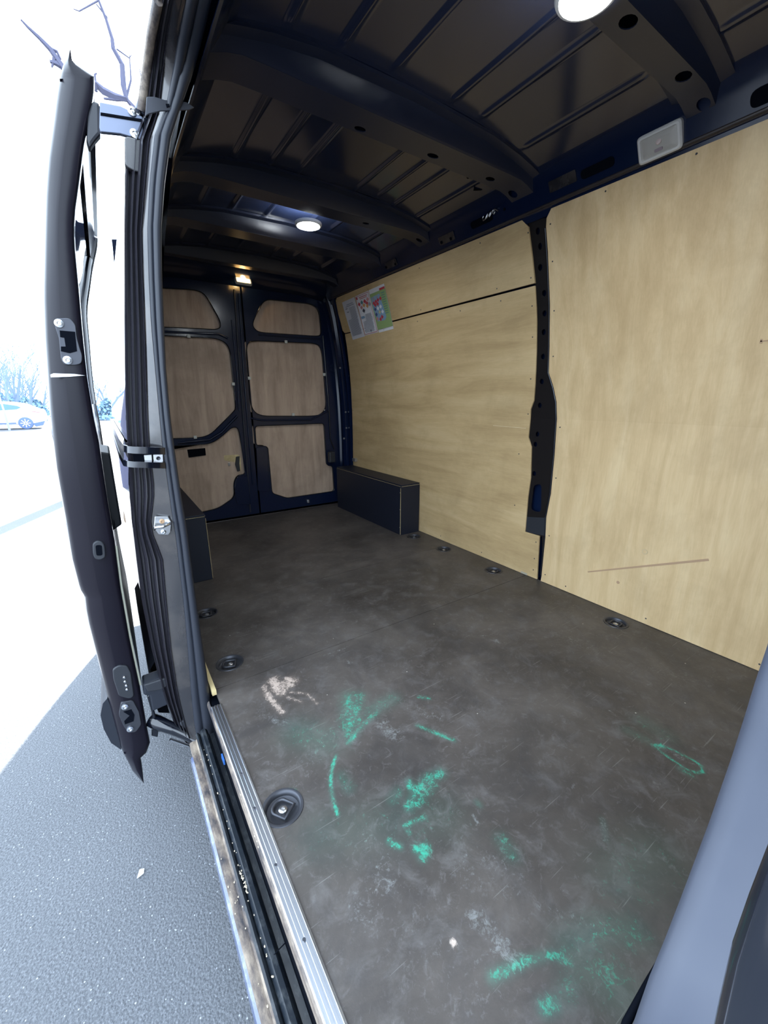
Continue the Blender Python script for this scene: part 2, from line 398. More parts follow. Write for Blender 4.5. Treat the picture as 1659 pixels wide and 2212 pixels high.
obj('plywood_lining_edge', B((.172, 1.57, .010), (.014, .50, .019)), M['ply_edge'], floor)

# lashing rings sunk in the floor
def lashing(x, y, label, rot):
    t = thing('lashing_ring', label, 'ring', (x, y, 0), 'lashing rings sunk in the floor')
    bm = bmesh.new(); lathe(bm, [(.053, .0004), (.052, .0022), (.046, .0026), (.043, .0005), (.040, -.010), (.030, -.013), (0, -.013)], 32, Matrix.Translation((x, y, 0)))
    obj('cup', bm, M['darksteel'], t, 40)
    c, s = math.cos(rot), math.sin(rot)
    pts = []
    for a in range(0, 13):
        A = math.pi*a/12; pts.append((.021*math.cos(A), .010+.016*math.sin(A)))
    pts += [(-.021, -.020), (.021, -.020), (.021, .010)]
    bm = bmesh.new(); tube(bm, [(x+a*c-b*s, y+a*s+b*c, -.004) for a, b in pts], .0042, 8)
    obj('ring', bm, M['darksteel'], t, 60)
    bm = bmesh.new(); lathe(bm, [(.011, -.013), (.011, -.006), (.007, -.004), (.004, -.004), (.003, -.007), (0, -.007)], 16, Matrix.Translation((x, y, 0)))
    obj('bolt', bm, M['steel'], t, 40)
LBL = ['large round lashing ring in the floor beside the aluminium sill strip', 'scuffed lashing ring in the floor by the ply edge behind the door post',
       'dark lashing ring deepest along the door side, before the left wheel box', 'nearest lashing ring along the long plywood wall, under the front panel',
       'lashing ring by the plywood wall just left of the black wall post', 'second lashing ring by the plywood wall, between box and post',
       'lashing ring tight against the front foot of the right wheel box']
for (x, y), l, r in zip(HOOKS, LBL, (.6, 1.2, 1.4, -1.5, -1.5, -1.5, -1.5)): lashing(x, y, l, r)

# wheel boxes
def wheelbox(name, x0, x1, y0, y1, h, label):
    y1 -= .05; t = thing(name, label, 'box', ((x0+x1)/2, y0, 0))
    bm = B(((x0+x1)/2, (y0+y1)/2, h-.006), (x1-x0-.004, y1-y0-.004, .012)); obj('top_board', bm, M['boxply'], t, bevel=.002)
    obj('front_board', B(((x0+x1)/2, y0+.006, (h-.012)/2), (x1-x0-.004, .012, h-.014)), M['boxply'], t, bevel=.0015)
    xi = x0 if x0 > 1 else x1; s = 1 if x0 > 1 else -1
    obj('side_board', B((xi+s*.006, (y0+.012+y1)/2, (h-.012)/2), (.012, y1-y0-.014, h-.014)), M['boxply'], t, bevel=.0015)
    e = M['ply_edge']
    bm = bmesh.new(); box(bm, (xi-s*.0006, y0+.0055, (h-.02)/2), (.0016, .004, h-.03))
    box(bm, ((x0+x1)/2, y0-.0004, h-.0125), (x1-x0-.01, .0012, .0016)); box(bm, (xi-s*.0004, (y0+y1)/2, h-.0125), (.0012, y1-y0-.02, .0016))
    obj('worn_ply_edge', bm, e, t)
    for zz in (.06, .2, .33): obj('screw', B((xi-s*.0007, y0+.012, zz), (.002, .005, .005)), M['steel'], t)
wheelbox('wheel_box', 1.731, 1.908, 2.345, 3.42, .389, 'black wheel arch box on the floor against the plywood wall')
wheelbox('wheel_box', .17, .378, 2.33, 3.42, .389, 'black wheel arch box half hidden behind the blue door seal')

# ================================================================= RIGHT WALL
wall = struct(link('wall_right', None))
CUT = [.15*i for i in range(1, 6)]+[.9, .99, 1.08, 1.165, 1.25, 1.34, 1.43, 1.535, 1.64, 1.72, 1.78]
def wm(a, b, d, off=0): return Vector((xw(b)+d+off, a, b))
def wpx(pts): return [(p.y, p.z) for p in (on_wall(u, v) for u, v in pts)]
R_EDGE = wpx([(1168, 1251), (1169.5, 1245), (1178, 1161), (1180, 1117), (1190, 1066), (1198, 982), (1203, 905), (1202, 868), (1196, 838), (1185.5, 805), (1187, 740), (1188, 661), (1184, 560), (1179.5, 490)])
L_EDGE = wpx([(1160, 1250), (1165, 1158), (1134, 1149), (1140, 1075), (1146, 1032), (1147.6, 965), (1141, 945), (1146, 884), (1153, 865), (1157, 796), (1159, 695), (1155.5, 617)])
ztop = lambda y: float(np.interp(y, [.5, 1.35, 3.3], [1.783, 1.797, 1.806]))
pan = [(.06, .002), (R_EDGE[0][0], .002)]+R_EDGE[1:]+[(R_EDGE[-1][0]-.005, ztop(1.3)-.03), (R_EDGE[-1][0]-.03, ztop(1.3)-.003), (.06, ztop(.4))]
bm = bmesh.new(); plate(bm, pan, [], lambda a, b, d: wm(a, b, d), .009, (), CUT); front_panel = obj('plywood_panel', bm, M['ply_front'], wall, bevel=.0015)
front_panel['label'] = 'front plywood wall panel with a long brown scratch'
rear = wpx([(745, 722), (755, 800), (760, 880), (762, 940), (763, 1012)])
yr = rear[-1][0]
low = [(L_EDGE[0][0], .002)]+L_EDGE[1:]+[(L_EDGE[-1][0], L_EDGE[-1][1])]+rear+[(yr, .002)]
seam_a = L_EDGE[-1]; seam_b = rear[0]
bm = bmesh.new(); plate(bm, low, [], lambda a, b, d: wm(a, b, d), .009, (), CUT); obj('plywood_panel', bm, M['ply_side'], wall, bevel=.0015)['label'] = 'large lower plywood wall panel behind the black post'
ue = wpx([(1150, 560), (1145, 520)]); tr = ztop(1.4)
ub = wpx([(740, 714), (731, 680)])
up = [(seam_a[0], seam_a[1]+.011)]+ue+[(ue[-1][0]+.004, tr-.035), (ue[-1][0]+.035, tr-.002), (ub[-1][0]-.05, ztop(3.3)), (ub[-1][0]-.015, ztop(3.3)-.02)]+ub[::-1]+[(seam_b[0], seam_b[1]+.008)]
bm = bmesh.new(); plate(bm, up, [], lambda a, b, d: wm(a, b, d), .009, (), CUT); obj('plywood_panel', bm, M['ply_side'], wall, bevel=.0015)['label'] = 'upper plywood wall strip above the black seam'
# steel skin behind the ply
bm = bmesh.new(); zz = [-.1, 0, .3, .6, .9, 1.08, 1.25, 1.43, 1.64, 1.80, 1.87]
grid(bm, [[(xw(z)+.045, y, z) for z in zz] for y in (.0, 1.2, 2.4, 3.6)]); obj('steel_skin', bm, M['paint_in'], wall, 40)
# black post between the panels
ol = wpx([(1168, 1250), (1168, 1160), (1130, 1152), (1137, 1075), (1143, 1032), (1144, 965), (1138, 945), (1143, 884), (1150, 865), (1154, 796), (1156, 695), (1152, 615), (1146, 560), (1138, 470)])
orr = wpx([(1183, 470), (1188, 560), (1191, 661), (1190, 805), (1201, 838), (1207, 868), (1208, 905), (1202, 982), (1194, 1066), (1184, 1117), (1182, 1161), (1173, 1248)])
def hole_px(u, v, ry, rz, n=14):
    p = on_wall(u, v); return ell(p.y, p.z, ry, rz, n)
hs = [hole_px(a, b, .012, .014) for a, b in crop(680, 560, .3376, [(1432, 50), (1458, 215), (1460, 345), (1455, 465), (1450, 622), (1443, 782), (1430, 935), (1415, 1120), (1402, 1185), (1395, 1372)])]
hs += [hole_px(a, b, .011, .014) for a, b in [(1158, 498), (1163, 531)]]
slot = rounded(wpx(crop(680, 560, .3376, [(1392, 1445), (1442, 1440), (1440, 1610), (1422, 1622), (1380, 1608), (1375, 1590)])), .02, 3)
bm = bmesh.new(); plate(bm, ol+orr, hs+[slot], lambda a, b, d: wm(a, b, d, .011), .006, (), CUT)
M['post'] = mat('post_paint', (.012, .010, .010), .35, spec=.25)
post = obj('wall_post', bm, M['post'], wall, bevel=.002)
bm = bmesh.new(); rid = [Vector((xw(z)+.011, y+.012, z)) for y, z in R_EDGE[1:]]; tube(bm, rid, .0045, 8); obj('post_fold', bm, M['paint'], post, 60)
bm = bmesh.new(); plate(bm, wpx([(1135, 1117), (1178, 1119), (1176, 1158), (1132, 1150)]), [], lambda a, b, d: wm(a, b, d, .007), .004, (), ()); obj('post_foot', bm, M['plastic'], post)
# marks on the ply
def wall_dot(u, v, r, name, m_, ring=False):
    p = on_wall(u, v); bm = bmesh.new()
    lathe(bm, [(r, 0), (r*.95, .0012), (r*.7, .0012) if ring else (0, .0012)], 18, Matrix.Translation((p.x, p.y, p.z)) @ Matrix.Rotation(-math.pi/2, 4, 'Y'))
    return obj(name, bm, m_, front_panel, 40)
M['scar'] = mat('ply_scar', (.42, .27, .16), .7); M['scar2'] = mat('ply_plug', (.56, .43, .25), .6)
a = on_wall(1270, 1236); b = on_wall(1531, 1209)
bm = bmesh.new(); d = (b-a).normalized(); nn = Vector((0, -d.z, d.y))*.0048
prism(bm, [a-nn, a+nn*.3, b+nn, b-nn], (-.0012, 0, 0)); obj('long_scratch', bm, M['scar'], front_panel)
wall_dot(1393, 1192, .012, 'round_plug', M['scar2'], True); wall_dot(1335, 1258, .0075, 'knot', M['scar'])
p1 = on_wall(1645, 737); bm = bmesh.new(); box(bm, (p1.x-.0005, p1.y-.012, p1.z), (.001, .03, .004)); box(bm, (p1.x-.0005, p1.y+.001, p1.z), (.001, .006, .014)); obj('small_scar', bm, M['scar'], front_panel)
bm = bmesh.new(); p1 = on_wall(1132, 1238)
box(bm, (p1.x-.0006, p1.y, p1.z), (.0012, .045, .012)); obj('rubbed_patch', bm, mat('rubbed_grey', (.4, .36, .28), .6), wall)
bm = bmesh.new(); p0, p1 = on_wall(1065, 919), on_wall(1136, 925); tube(bm, [p0, p1], .0008, 5); obj('pale_scratch', bm, mat('pale_scratch', (.85, .75, .5), .6), wall)
bm = bmesh.new()
for (y, z) in [(R_EDGE[i][0]-.022, z_) for i, z_ in ((1, .05), (2, .28), (5, .6), (6, .86), (9, 1.05), (10, 1.2), (11, 1.4), (12, 1.6), (13, 1.74))]+\
        [(L_EDGE[0][0]+.03, z_) for z_ in (.05, .12, .22)]+[(1.47, .4), (1.47, .7), (1.43, .92), (1.42, 1.1), (1.41, 1.3), (1.41, 1.44), (1.41, 1.56), (1.41, 1.74)]+\
        [(y, 1.495) for y in (1.6, 1.9, 2.3, 2.7)]+[(y, 1.555) for y in (1.62, 2.25)]+[(y, 1.775) for y in (.4, .75, 1.05, 1.7, 2.2, 2.8)]+[(yr-.03, z_) for z_ in (.9, 1.2)]+[(y, .03) for y in (.3, .7, 1.1, 1.7, 2.1)]:
    x = xw(z); lathe(bm, [(.0036, 0), (.003, .0012), (0, .0012)], 8, Matrix.Translation((x, y, z)) @ Matrix.Rotation(-math.pi/2, 4, 'Y'))
sc_ = obj('screw_heads', bm, M['darksteel'], wall); sc_['kind'] = 'stuff'
tag(obj('wall_bracket', B(tuple(on_wall(769, 993)-Vector((.012, 0, 0))), (.03, .05, .03)), M['steel'], bevel=.003), 'small steel bracket on the plywood wall above the wheel box', 'bracket')

# ---- posters
def poster(name, quad, label, base, items):
    P = [on_wall(*q) for q in quad]        # tl, tr, br, bl
    n = Vector((-1, 0, -.16)).normalized()
    def f(a, b, d=.0): return (P[0]*(1-a)+P[1]*a)*(1-b)+(P[3]*(1-a)+P[2]*a)*b+n*(.0015+d)
    t = thing(name, label, 'poster', tuple(f(.5, 1)), 'safety posters taped to the plywood')
    def poly(nm, pts, mt, d, th=.0003):
        bm = bmesh.new(); lo = []
        N = 6
        prism(bm, [f(a, b, d) for a, b in pts], n*th); return obj(nm, bm, mt, t)
    bm = bmesh.new(); grid(bm, [[f(a, b, .0012*math.sin(b*5+a*2)) for a in (0, .25, .5, .75, 1)] for b in [i/8 for i in range(9)]]); obj('sheet', bm, base, t, 60)
    for nm, pts, mt in items: poly(nm, pts, mt, .0028)
def rc(a0, b0, a1, b1): return [(a0, b0), (a1, b0), (a1, b1), (a0, b1)]
def dia(a, b, ra, rb): return [(a, b-rb), (a+ra, b), (a, b+rb), (a-ra, b)]
pk = {n: mat('print_'+n, c, .6) for n, c in dict(paper=(.62, .62, .66), grey=(.30, .31, .36), red=(.50, .05, .07), pink=(.55, .25, .25), green=(.28, .40, .16), blue=(.22, .36, .52), navy=(.05, .08, .22), orange=(.62, .33, .12), teal=(.08, .22, .24), white=(.72, .73, .76), black=(.05, .05, .07), yellow=(.55, .52, .30)).items()}
cz = lambda pts: crop(700, 580, .12055, pts)
it = [('heading', rc(.3, .10, .8, .12), pk['grey']), ('heading', rc(.2, .14, .85, .16), pk['grey']), ('word', rc(.15, .19, .3, .205), pk['black']), ('word', rc(.2, .28, .35, .295), pk['black'])]
for i in range(30):
    b0 = .20+i*.024; it.append(('text_line', rc(.42 if i < 12 else .12, b0, .90-.08*random.random(), b0+.011), pk['grey']))
poster('notice_sheet', cz([(325, 610), (545, 510), (735, 1215), (515, 1280)]), 'white sheet of small grey print, leftmost of the three posters', pk['paper'], it)
it = [('frame_line', rc(.03, .02, .97, .035), pk['pink']), ('frame_line', rc(.03, .965, .97, .98), pk['pink']), ('frame_line', rc(.03, .02, .055, .98), pk['pink']), ('frame_line', rc(.945, .02, .97, .98), pk['pink']),
      ('badge', rc(.05, .04, .15, .10), pk['red']), ('heading', rc(.25, .06, .85, .085), pk['pink']), ('heading', rc(.3, .10, .8, .12), pk['pink'])]
for a, b, cc in ((.17, .22, 'red'), (.38, .2, 'teal'), (.6, .2, 'red'), (.82, .18, 'pink'), (.48, .28, 'orange'), (.72, .26, 'red'), (.28, .31, 'pink'), (.70, .32, 'orange'), (.38, .40, 'black'), (.88, .30, 'grey')):
    it.append(('hazard_diamond', dia(a, b, .10, .055), pk[cc]))
it += [('blue_box', rc(.08, .52, .34, .58), pk['blue'])]
for i in range(14): it.append(('text_line', rc(.4 if i < 5 else .15, .50+i*.032, .88-.1*random.random(), .512+i*.032), pk['grey']))
it += [('pictogram', dia(.55, .92, .06, .025), pk['black']), ('pictogram', dia(.15, .82, .03, .012), pk['black']), ('pictogram', dia(.15, .89, .03, .012), pk['black'])]
poster('hazard_poster', cz([(560, 500), (800, 395), (975, 1140), (735, 1205)]), 'white sheet with pink frame and small diamonds, middle of three posters', pk['white'], it)
it = [('green_field', rc(0, .10, 1, .93), pk['green']), ('red_tab', rc(.66, .055, .99, .125), pk['red'])]
poly_blue = [(.05, .18), (.62, .16), (.66, .35), (.74, .70), (.60, .76), (.12, .74), (.05, .45)]
it2 = [('blue_field', poly_blue, pk['blue'])]
it3 = []
for a, b, cc in ((.15, .32, 'red'), (.30, .30, 'red'), (.45, .28, 'red'), (.62, .27, 'red'), (.22, .37, 'red'), (.38, .36, 'red'), (.15, .46, 'navy'), (.34, .46, 'white'), (.52, .44, 'white'), (.40, .55, 'yellow'), (.15, .58, 'navy'), (.62, .50, 'blue'), (.15, .68, 'pink'), (.35, .71, 'red'), (.48, .67, 'red'), (.42, .22, 'grey'), (.18, .22, 'grey'), (.58, .56, 'white')):
    it3.append(('hazard_diamond', dia(a, b, .085, .05), pk[cc]))
for i in range(10): it3.append(('text_line', rc(.72, .16+i*.05, .93, .175+i*.05), pk['teal']))
quad = cz([(805, 390), (1080, 268), (1252, 1080), (985, 1150)])
poster('hazard_poster', quad, 'green and blue printed sheet of red diamonds, rightmost poster', pk['white'], it+[])
_t = [o for o in bpy.data.objects if o.name.startswith('hazard_poster')][-1]
P = [on_wall(*q) for q in quad]; nq = Vector((-1, 0, -.16)).normalized()
def fq(a, b, d): return (P[0]*(1-a)+P[1]*a)*(1-b)+(P[3]*(1-a)+P[2]*a)*b+nq*(.0015+d)
for nm, pts, mt in it2+it3:
    bm = bmesh.new(); prism(bm, [fq(a, b, .0034 if nm == 'blue_field' else .004) for a, b in pts], nq*.0003); obj(nm, bm, mt, _t)

# ================================================================= REAR DOORS + REAR WALL
YD = 3.52
C5 = lambda pts: [(p.x, p.z) for p in (atY(u, v, YD) for u, v in crop(330, 520, .2848, pts))]
RH = [[(845, 443), (1200, 478), (1262, 520), (1280, 700), (1262, 725), (800, 695), (757, 650), (765, 600)],
      [(740, 757), (1250, 778), (1285, 830), (1320, 1270), (1270, 1322), (1200, 1330), (810, 1330), (745, 1270), (708, 800)],
      [(775, 1405), (1300, 1385), (1320, 1705), (1365, 1708), (1378, 1900), (1020, 1952), (905, 1915), (873, 1560), (785, 1555)]]
LH = [[(-200, 345), (320, 372), (395, 400), (515, 610), (512, 675), (80, 655), (-200, 640)],
      [(-200, 705), (500, 740), (585, 800), (632, 1270), (610, 1300), (420, 1490), (-200, 1515)],
      [(-200, 1580), (440, 1540), (530, 1480), (600, 1412), (650, 1418), (710, 1770), (640, 1778), (612, 1840), (622, 1945), (500, 2030), (370, 2060), (-200, 2150)]]
def ymap(y0): return lambda a, b, d: Vector((a, y0+d, b))
def rear_door(n, outer, holes, rr):
    d = struct(link('door_%d' % n, None))
    H = [rounded(C5(h), r, 5) for h, r in zip(holes, rr)]
    bm = bmesh.new(); plate(bm, outer, H, ymap(YD), .035); fr = obj('door_frame', bm, M['paint_in'], d, bevel=.006, seg=3)
    for h, lb in zip(H, ('upper', 'middle', 'lower')):
        cx = sum(p[0] for p in h)/len(h); cy = sum(p[1] for p in h)/len(h)
        big = []
        for p in h:
            v = Vector((p[0]-cx, p[1]-cy)); big.append((cx+v.x*(1+.02/v.length), cy+v.y*(1+.02/v.length)))
        bm = bmesh.new(); plate(bm, big, [], ymap(YD+.022), .009); obj('plywood_panel', bm, M['ply_rear'], d)
        # rolled lip round each opening
        bm = bmesh.new(); tube(bm, [Vector((p[0], YD+.001, p[1])) for p in h]+[Vector((h[0][0], YD+.001, h[0][1]))], .0035, 6); obj('opening_lip', bm, M['paint'], d, 60)
    bm = bmesh.new(); plate(bm, outer, [], ymap(YD+.05), .03); obj('outer_skin', bm, M['paint'], d)
    return d
ro = rounded([(1.037, .015), (1.865, .015), (1.87, .6), (1.86, 1.0), (1.835, 1.4), (1.79, 1.70), (1.74, 1.83), (1.037, 1.86)], .05, 4, {5, 6})
lo = [(2.06-x, z) for x, z in ro][::-1]
D1 = rear_door(1, ro, RH, (.06, .09, .03)); D2 = rear_door(2, lo, LH, (.06, .08, .05))
def C5p(a, b, y): return atY(330+a*.2848, 520+b*.2848, y)
def bar(pts, r, parent, name, mt='paint_in', y=YD-.004):
    bm = bmesh.new(); tube(bm, [C5p(a, b, y) for a, b in pts], r, 8); return obj(name, bm, M[mt], parent, 60)
bar([(618, 370), (640, 700), (660, 1000), (690, 1400), (730, 1900), (740, 2060)], .007, D1, 'door_seal', 'rubber')
bar([(650, 400), (672, 700), (690, 1000), (722, 1400), (760, 1850)], .006, D1, 'edge_bead')
bar([(598, 600), (640, 1000), (655, 1290)], .005, D2, 'edge_bead'); bar([(665, 1470), (700, 1760)], .004, D2, 'edge_bead')
bar([(1290, 720), (1335, 1250), (1345, 1500), (1375, 1580)], .006, D1, 'edge_bead', 'paint')
bar([(190, 1535), (430, 1510), (520, 1455), (640, 1330)], .010, D2, 'brace_rib'); bar([(740, 1345), (830, 1362), (1200, 1358), (1330, 1290)], .008, D1, 'brace_rib'); bar([(800, 712), (1100, 735), (1270, 745)], .006, D1, 'brace_rib'); bar([(85, 690), (500, 708), (570, 740)], .008, D2, 'brace_rib')
def prismpx(name, pts, y, th, mt, parent, bev=.002, r=0):
    q = C5(pts); q = [(x*(y/YD) if 0 else x, z) for x, z in q]
    L = [tuple(C5p(a, b, y)) for a, b in pts]
    if r: L = [(p[0], y, p[1]) for p in rounded([(l[0], l[2]) for l in L], r, 3)]
    bm = bmesh.new(); prism(bm, L, (0, th, 0)); return obj(name, bm, mt, parent, bevel=bev)
prismpx('lock_cover', [(785, 1570), (868, 1565), (890, 1900), (800, 1900)], YD-.02, .02, M['paint_in'], D1, .006, .012)
prismpx('lock_cover', [(640, 1790), (720, 1785), (745, 2000), (640, 2000), (622, 1900)], YD-.02, .02, M['paint_in'], D2, .006, .012)
prismpx('vent_slot', [(263, 1585), (398, 1573), (404, 1628), (275, 1645)], YD+.012, .012, M['hole'], D2)
prismpx('latch_handle', [(635, 1640), (660, 1635), (658, 1690), (664, 1745), (645, 1752), (628, 1700)], YD+.002, .02, M['plastic'], D2, .002)
prismpx('latch_recess', [(540, 1628), (650, 1622), (668, 1650), (670, 1750), (645, 1700), (620, 1680), (540, 1665)], YD+.020, .002, M['ply_edge'], D2, 0, .006)
prismpx('keyhole', [(570, 1685), (586, 1682), (590, 1708), (574, 1710)], YD+.016, .006, M['steel'], D2)
for a, b, dd in ((272, 725, D2), (610, 1087, D2), (322, 1490, D2), (1010, 767, D1), (1300, 1015, D1), (732, 1043, D1), (1065, 1318, D1)):
    p = C5p(a, b, YD-.004); obj('white_clip', B(p, (.024, .014, .024)), M['clip'], dd, bevel=.003)
p = C5p(1178, 1975, YD-.01); obj('striker_pin', B(p, (.02, .03, .03)), M['steel'], D1, bevel=.004)

wrear = struct(link('wall_rear', None))
# header above the doors, sloping into the roof; with windows of light
bm = bmesh.new()
xs = np.linspace(.20, 1.86, 14)
rows = []
for yy, z0 in ((3.56, 1.80), (3.53, 1.835), (3.50, 1.85), (3.44, 1.862), (3.38, 1.90), (3.30, 1.955), (3.27, 1.99)):
    rows.append([(x, yy, z0-.07*max(0, abs(x-1.03)-.45)**1.5*3) for x in xs])
grid(bm, rows); obj('rear_header', bm, M['paint_in'], wrear, 50)
q_ = [(.10, -.12), (.05, .1), (.04, .5), (.06, .9), (.10, 1.2), (.15, 1.45), (.24, 1.75), (.33, 1.93)]
bm = bmesh.new(); prism(bm, [Vector((x, 3.605, z)) for x, z in q_+[(2.06-x, z) for x, z in q_[::-1]]], (0, .02, 0)); obj('outer_skin', bm, M['paint'], wrear)
# corner posts
def dpost(mir):
    bm = bmesh.new(); rows = []
    for z in np.linspace(-.02, 1.84, 24):
        a = Vector((xw(z)+.004, float(np.interp(z, [0, 1.0, 1.5, 1.8], [yr, yr, yr-.01, yr-.05])), z))
        xd = float(np.interp(z, [0, .6, 1.0, 1.4, 1.7, 1.84], [1.865, 1.87, 1.86, 1.835, 1.79, 1.74])); b = Vector((xd-.012, 3.545, z))
        d = b-a; nrm = Vector((-d.y, d.x, 0)).normalized(); nrm = -nrm if nrm.x > 0 else nrm
        prof = [(0, -.012), (.02, .008), (.10, .012), (.16, -.004), (.36, -.01), (.42, .012), (.55, .02), (.62, .004), (.8, 0), (.88, .014), (1, .012)]
        rows.append([a+d*s+nrm*h for s, h in prof])
    if mir: rows = [[Vector((2.06-p.x, p.y, p.z)) for p in r] for r in rows]
    grid(bm, rows); return obj('corner_post', bm, M['paint_in'], wrear, 35)
dpost(False); dpost(True)
for a, b in ((1420, 965), (1462, 1300), (1450, 1500), (1468, 1420)):
    p = C5p(a, b, 3.44); bm = bmesh.new(); lathe(bm, [(.009, 0), (.008, .006), (0, .007)], 10, Matrix.Translation(p) @ Matrix.Rotation(math.pi/2, 4, 'X')); obj('bolt', bm, M['steel'], wrear)
p = C5p(1355, 1640, 3.47); obj('hinge_block', B(p, (.06, .05, .10)), M['plastic'], wrear, bevel=.008)

# ================================================================= CEILING
ceil = struct(link('ceiling', None))
XC = 1.035
def zroof(x): return 1.975-.055*min(1.3, abs(x-XC)/.62)**3
BAYS = [(.20, .64), (.84, 1.27), (1.53, 1.99), (2.21, 2.50), (2.78, 3.15)]
RIBS = [(.700, .778), (1.355, 1.47), (2.05, 2.15), (2.56, 2.68), (3.17, 3.24)]
beads = []
for i, (y0, y1) in enumerate(BAYS):
    xs_ = (.56, .72, .90, 1.14, 1.28, 1.52) if i != 2 else (.60, .75, .88, 1.17, 1.29, 1.40, 1.55)
    for x in xs_: beads.append((x, y0, y1-(0 if i != 2 else .0)))
nx, ny = 170, 170
X = np.linspace(.36, 1.71, nx); Y = np.concatenate([np.linspace(-.3, .2, 4), np.linspace(.22, 3.30, ny)]); ny = len(Y)
XX, YY = np.meshgrid(X, Y); ZZ = 1.975-.055*np.minimum(1.3, np.abs(XX-XC)/.62)**3
for bx, y0, y1 in beads:
    d = np.abs(XX-bx); e = np.clip(np.maximum(y0-YY, YY-y1)/.012, 0, 1); prof = np.clip(1-d/.012, 0, 1)**.7
    ZZ -= .008*prof*(1-e)
idx = np.arange(nx*ny).reshape(ny, nx); F = np.stack([idx[:-1, :-1], idx[:-1, 1:], idx[1:, 1:], idx[1:, :-1]], -1).reshape(-1, 4)
me = bpy.data.meshes.new('roof_skin'); me.from_pydata(np.c_[XX.ravel(), YY.ravel(), ZZ.ravel()].tolist(), [], F.tolist())
for p in me.polygons: p.use_smooth = True
me.materials.append(M['roof']); link('roof_skin', me, ceil)
def zrib(x):  # underside height of a rib along its arch
    d = abs(x-XC); return 1.893-.0-(0 if d < .56 else ((d-.56)/.16)**1.7*.055)
def rib(y0, y1, holes, lip=.045):
    d = ceil; xs = [XC+t for t in (-.74, -.70, -.66, -.62, -.58, -.5, -.35, 0, .35, .5, .58, .62, .66, .70, .74)]
    bm = bmesh.new()
    H = [ell(hx, hy, a, b) for hx, hy, a, b in holes]
    plate(bm, [(xs[0], y0), (xs[-1], y0), (xs[-1], y1), (xs[0], y1)], H, lambda a, b, dd: Vector((a, b, zrib(a)+dd)), .003, xs[1:-1])
    zf = lambda x: min(zroof(x)-.004, zrib(x)+.085)
    for s, (ya, yb, yc) in enumerate(((y0, y0-.014, y0-.050), (y1, y1+.014, y1+.035))):
        grid(bm, [[(x, ya, zrib(x)+.001) for x in xs], [(x, ya+(.004 if s else -.004), zrib(x)+.008) for x in xs], [(x, yb, zf(x)-.006) for x in xs], [(x, yc, zf(x)-.004) for x in xs], [(x, yc, zf(x)+.006) for x in xs]])
    return obj('roof_rib', bm, M['rib'], d, 22)
def hz(u, v, a, b, z=None):
    p = atZ(u, v, 1.893)
    for _ in range(4): p = atZ(u, v, zrib(p.x))
    return (p.x, p.y, a, b)
def hcl(h, y0, y1): return [(x, min(max(y, y0+b+.008), y1-b-.008), a, b) for x, y, a, b in h]
rib(*RIBS[0], hcl([hz(1357, 48, .026, .02), hz(1483, 162, .026, .02), hz(1531, 215, .022, .018), hz(1553, 250, .014, .014)], *RIBS[0]))
rib(*RIBS[1], hcl([hz(776, 281, .022, .013), hz(935, 337, .026, .014), hz(1059, 387, .024, .014), hz(1108, 418, .024, .018), hz(1137, 440, .014, .012)], *RIBS[1]))
rib(*RIBS[2], [(1.3, 2.10, .02, .012), (1.66, 2.10, .02, .014)]); rib(*RIBS[3], []); rib(*RIBS[4], [])
for (u, v, rz) in ((1018, 372, .3), (1033, 392, .9)):
    p = atZ(u, v, 1.965); obj('small_slot', B((p.x, p.y, zroof(p.x)-.002), (.012, .04, .003), Matrix.Rotation(rz, 3, 'Z')), M['hole'], ceil, bevel=.001)
# side rails
def rail(mir):
    sec = [(1.750, 1.775), (1.742, 1.800), (1.730, 1.806), (1.724, 1.818), (1.700, 1.865), (1.672, 1.905), (1.640, 1.925), (1.625, 1.930), (1.60, 1.946), (1.575, 1.952)]
    bm = bmesh.new(); ys = [-.3, .4, 1.0, 1.6, 2.2, 2.8, 3.2, 3.5]
    rows = [[((2.07-x) if mir else x, y, z-(0 if y < 3 else .0)) for x, z in sec] for y in ys]
    grid(bm, rows); return obj('roof_rail', bm, M['paint_in'], ceil, 35)
rr_ = rail(False); rail(True)
def on_rail(u, v, off=0.0):
    # the rail face between (1.724,1.818) and (1.672,1.905)
    x = 1.70
    for _ in range(20):
        p = atX(u, v, x); x = .5*x+.5*(1.724-(p.z-1.818)*.598)
    return p
RN = Vector((-.858, 0, -.513))
def rail_disc(u, v, ly, lz, name, m_, th=.002, parent=ceil, r=.012, lift=0.0005):
    p = on_rail(u, v); t = Vector((-.513, 0, .858))
    L = [p+Vector((0, 1, 0))*a+t*b+RN*lift for a, b in rounded([(-ly, -lz), (ly, -lz), (ly, lz), (-ly, lz)], r, 4)]
    bm = bmesh.new(); prism(bm, L, RN*th); return obj(name, bm, m_, parent)
rail_disc(1290, 363, .065, .016, 'rail_slot', M['hole'], r=.016)
rail_disc(1650, 205, .03, .022, 'rail_slot', M['hole'], r=.02)
rail_disc(1040, 478, .07, .016, 'rail_slot', M['hole'], r=.016)
for u, v in ((1190, 405), (1060, 457), (1090, 452)): rail_disc(u, v, .006, .006, 'rail_hole', M['hole'], r=.005)
for u0, v0 in ((1215, 392), (965, 515), (845, 570)): rail_disc(u0, v0, .06, .020, 'rail_gusset', M['jamb'], .003, r=.004)
for u0, v0 in ((955, 523), (975, 515), (835, 577), (855, 570)): rail_disc(u0, v0, .008, .007, 'rail_hole', M['hole'], .001, r=.002, lift=.0045)
bm = bmesh.new(); tube(bm, [(1.726, -.3, 1.807), (1.728, 1.3, 1.808), (1.728, 3.35, 1.812)], .006, 8); obj('rail_lip', bm, mat('lip_brown', (.035, .028, .028), .4), ceil, 60)
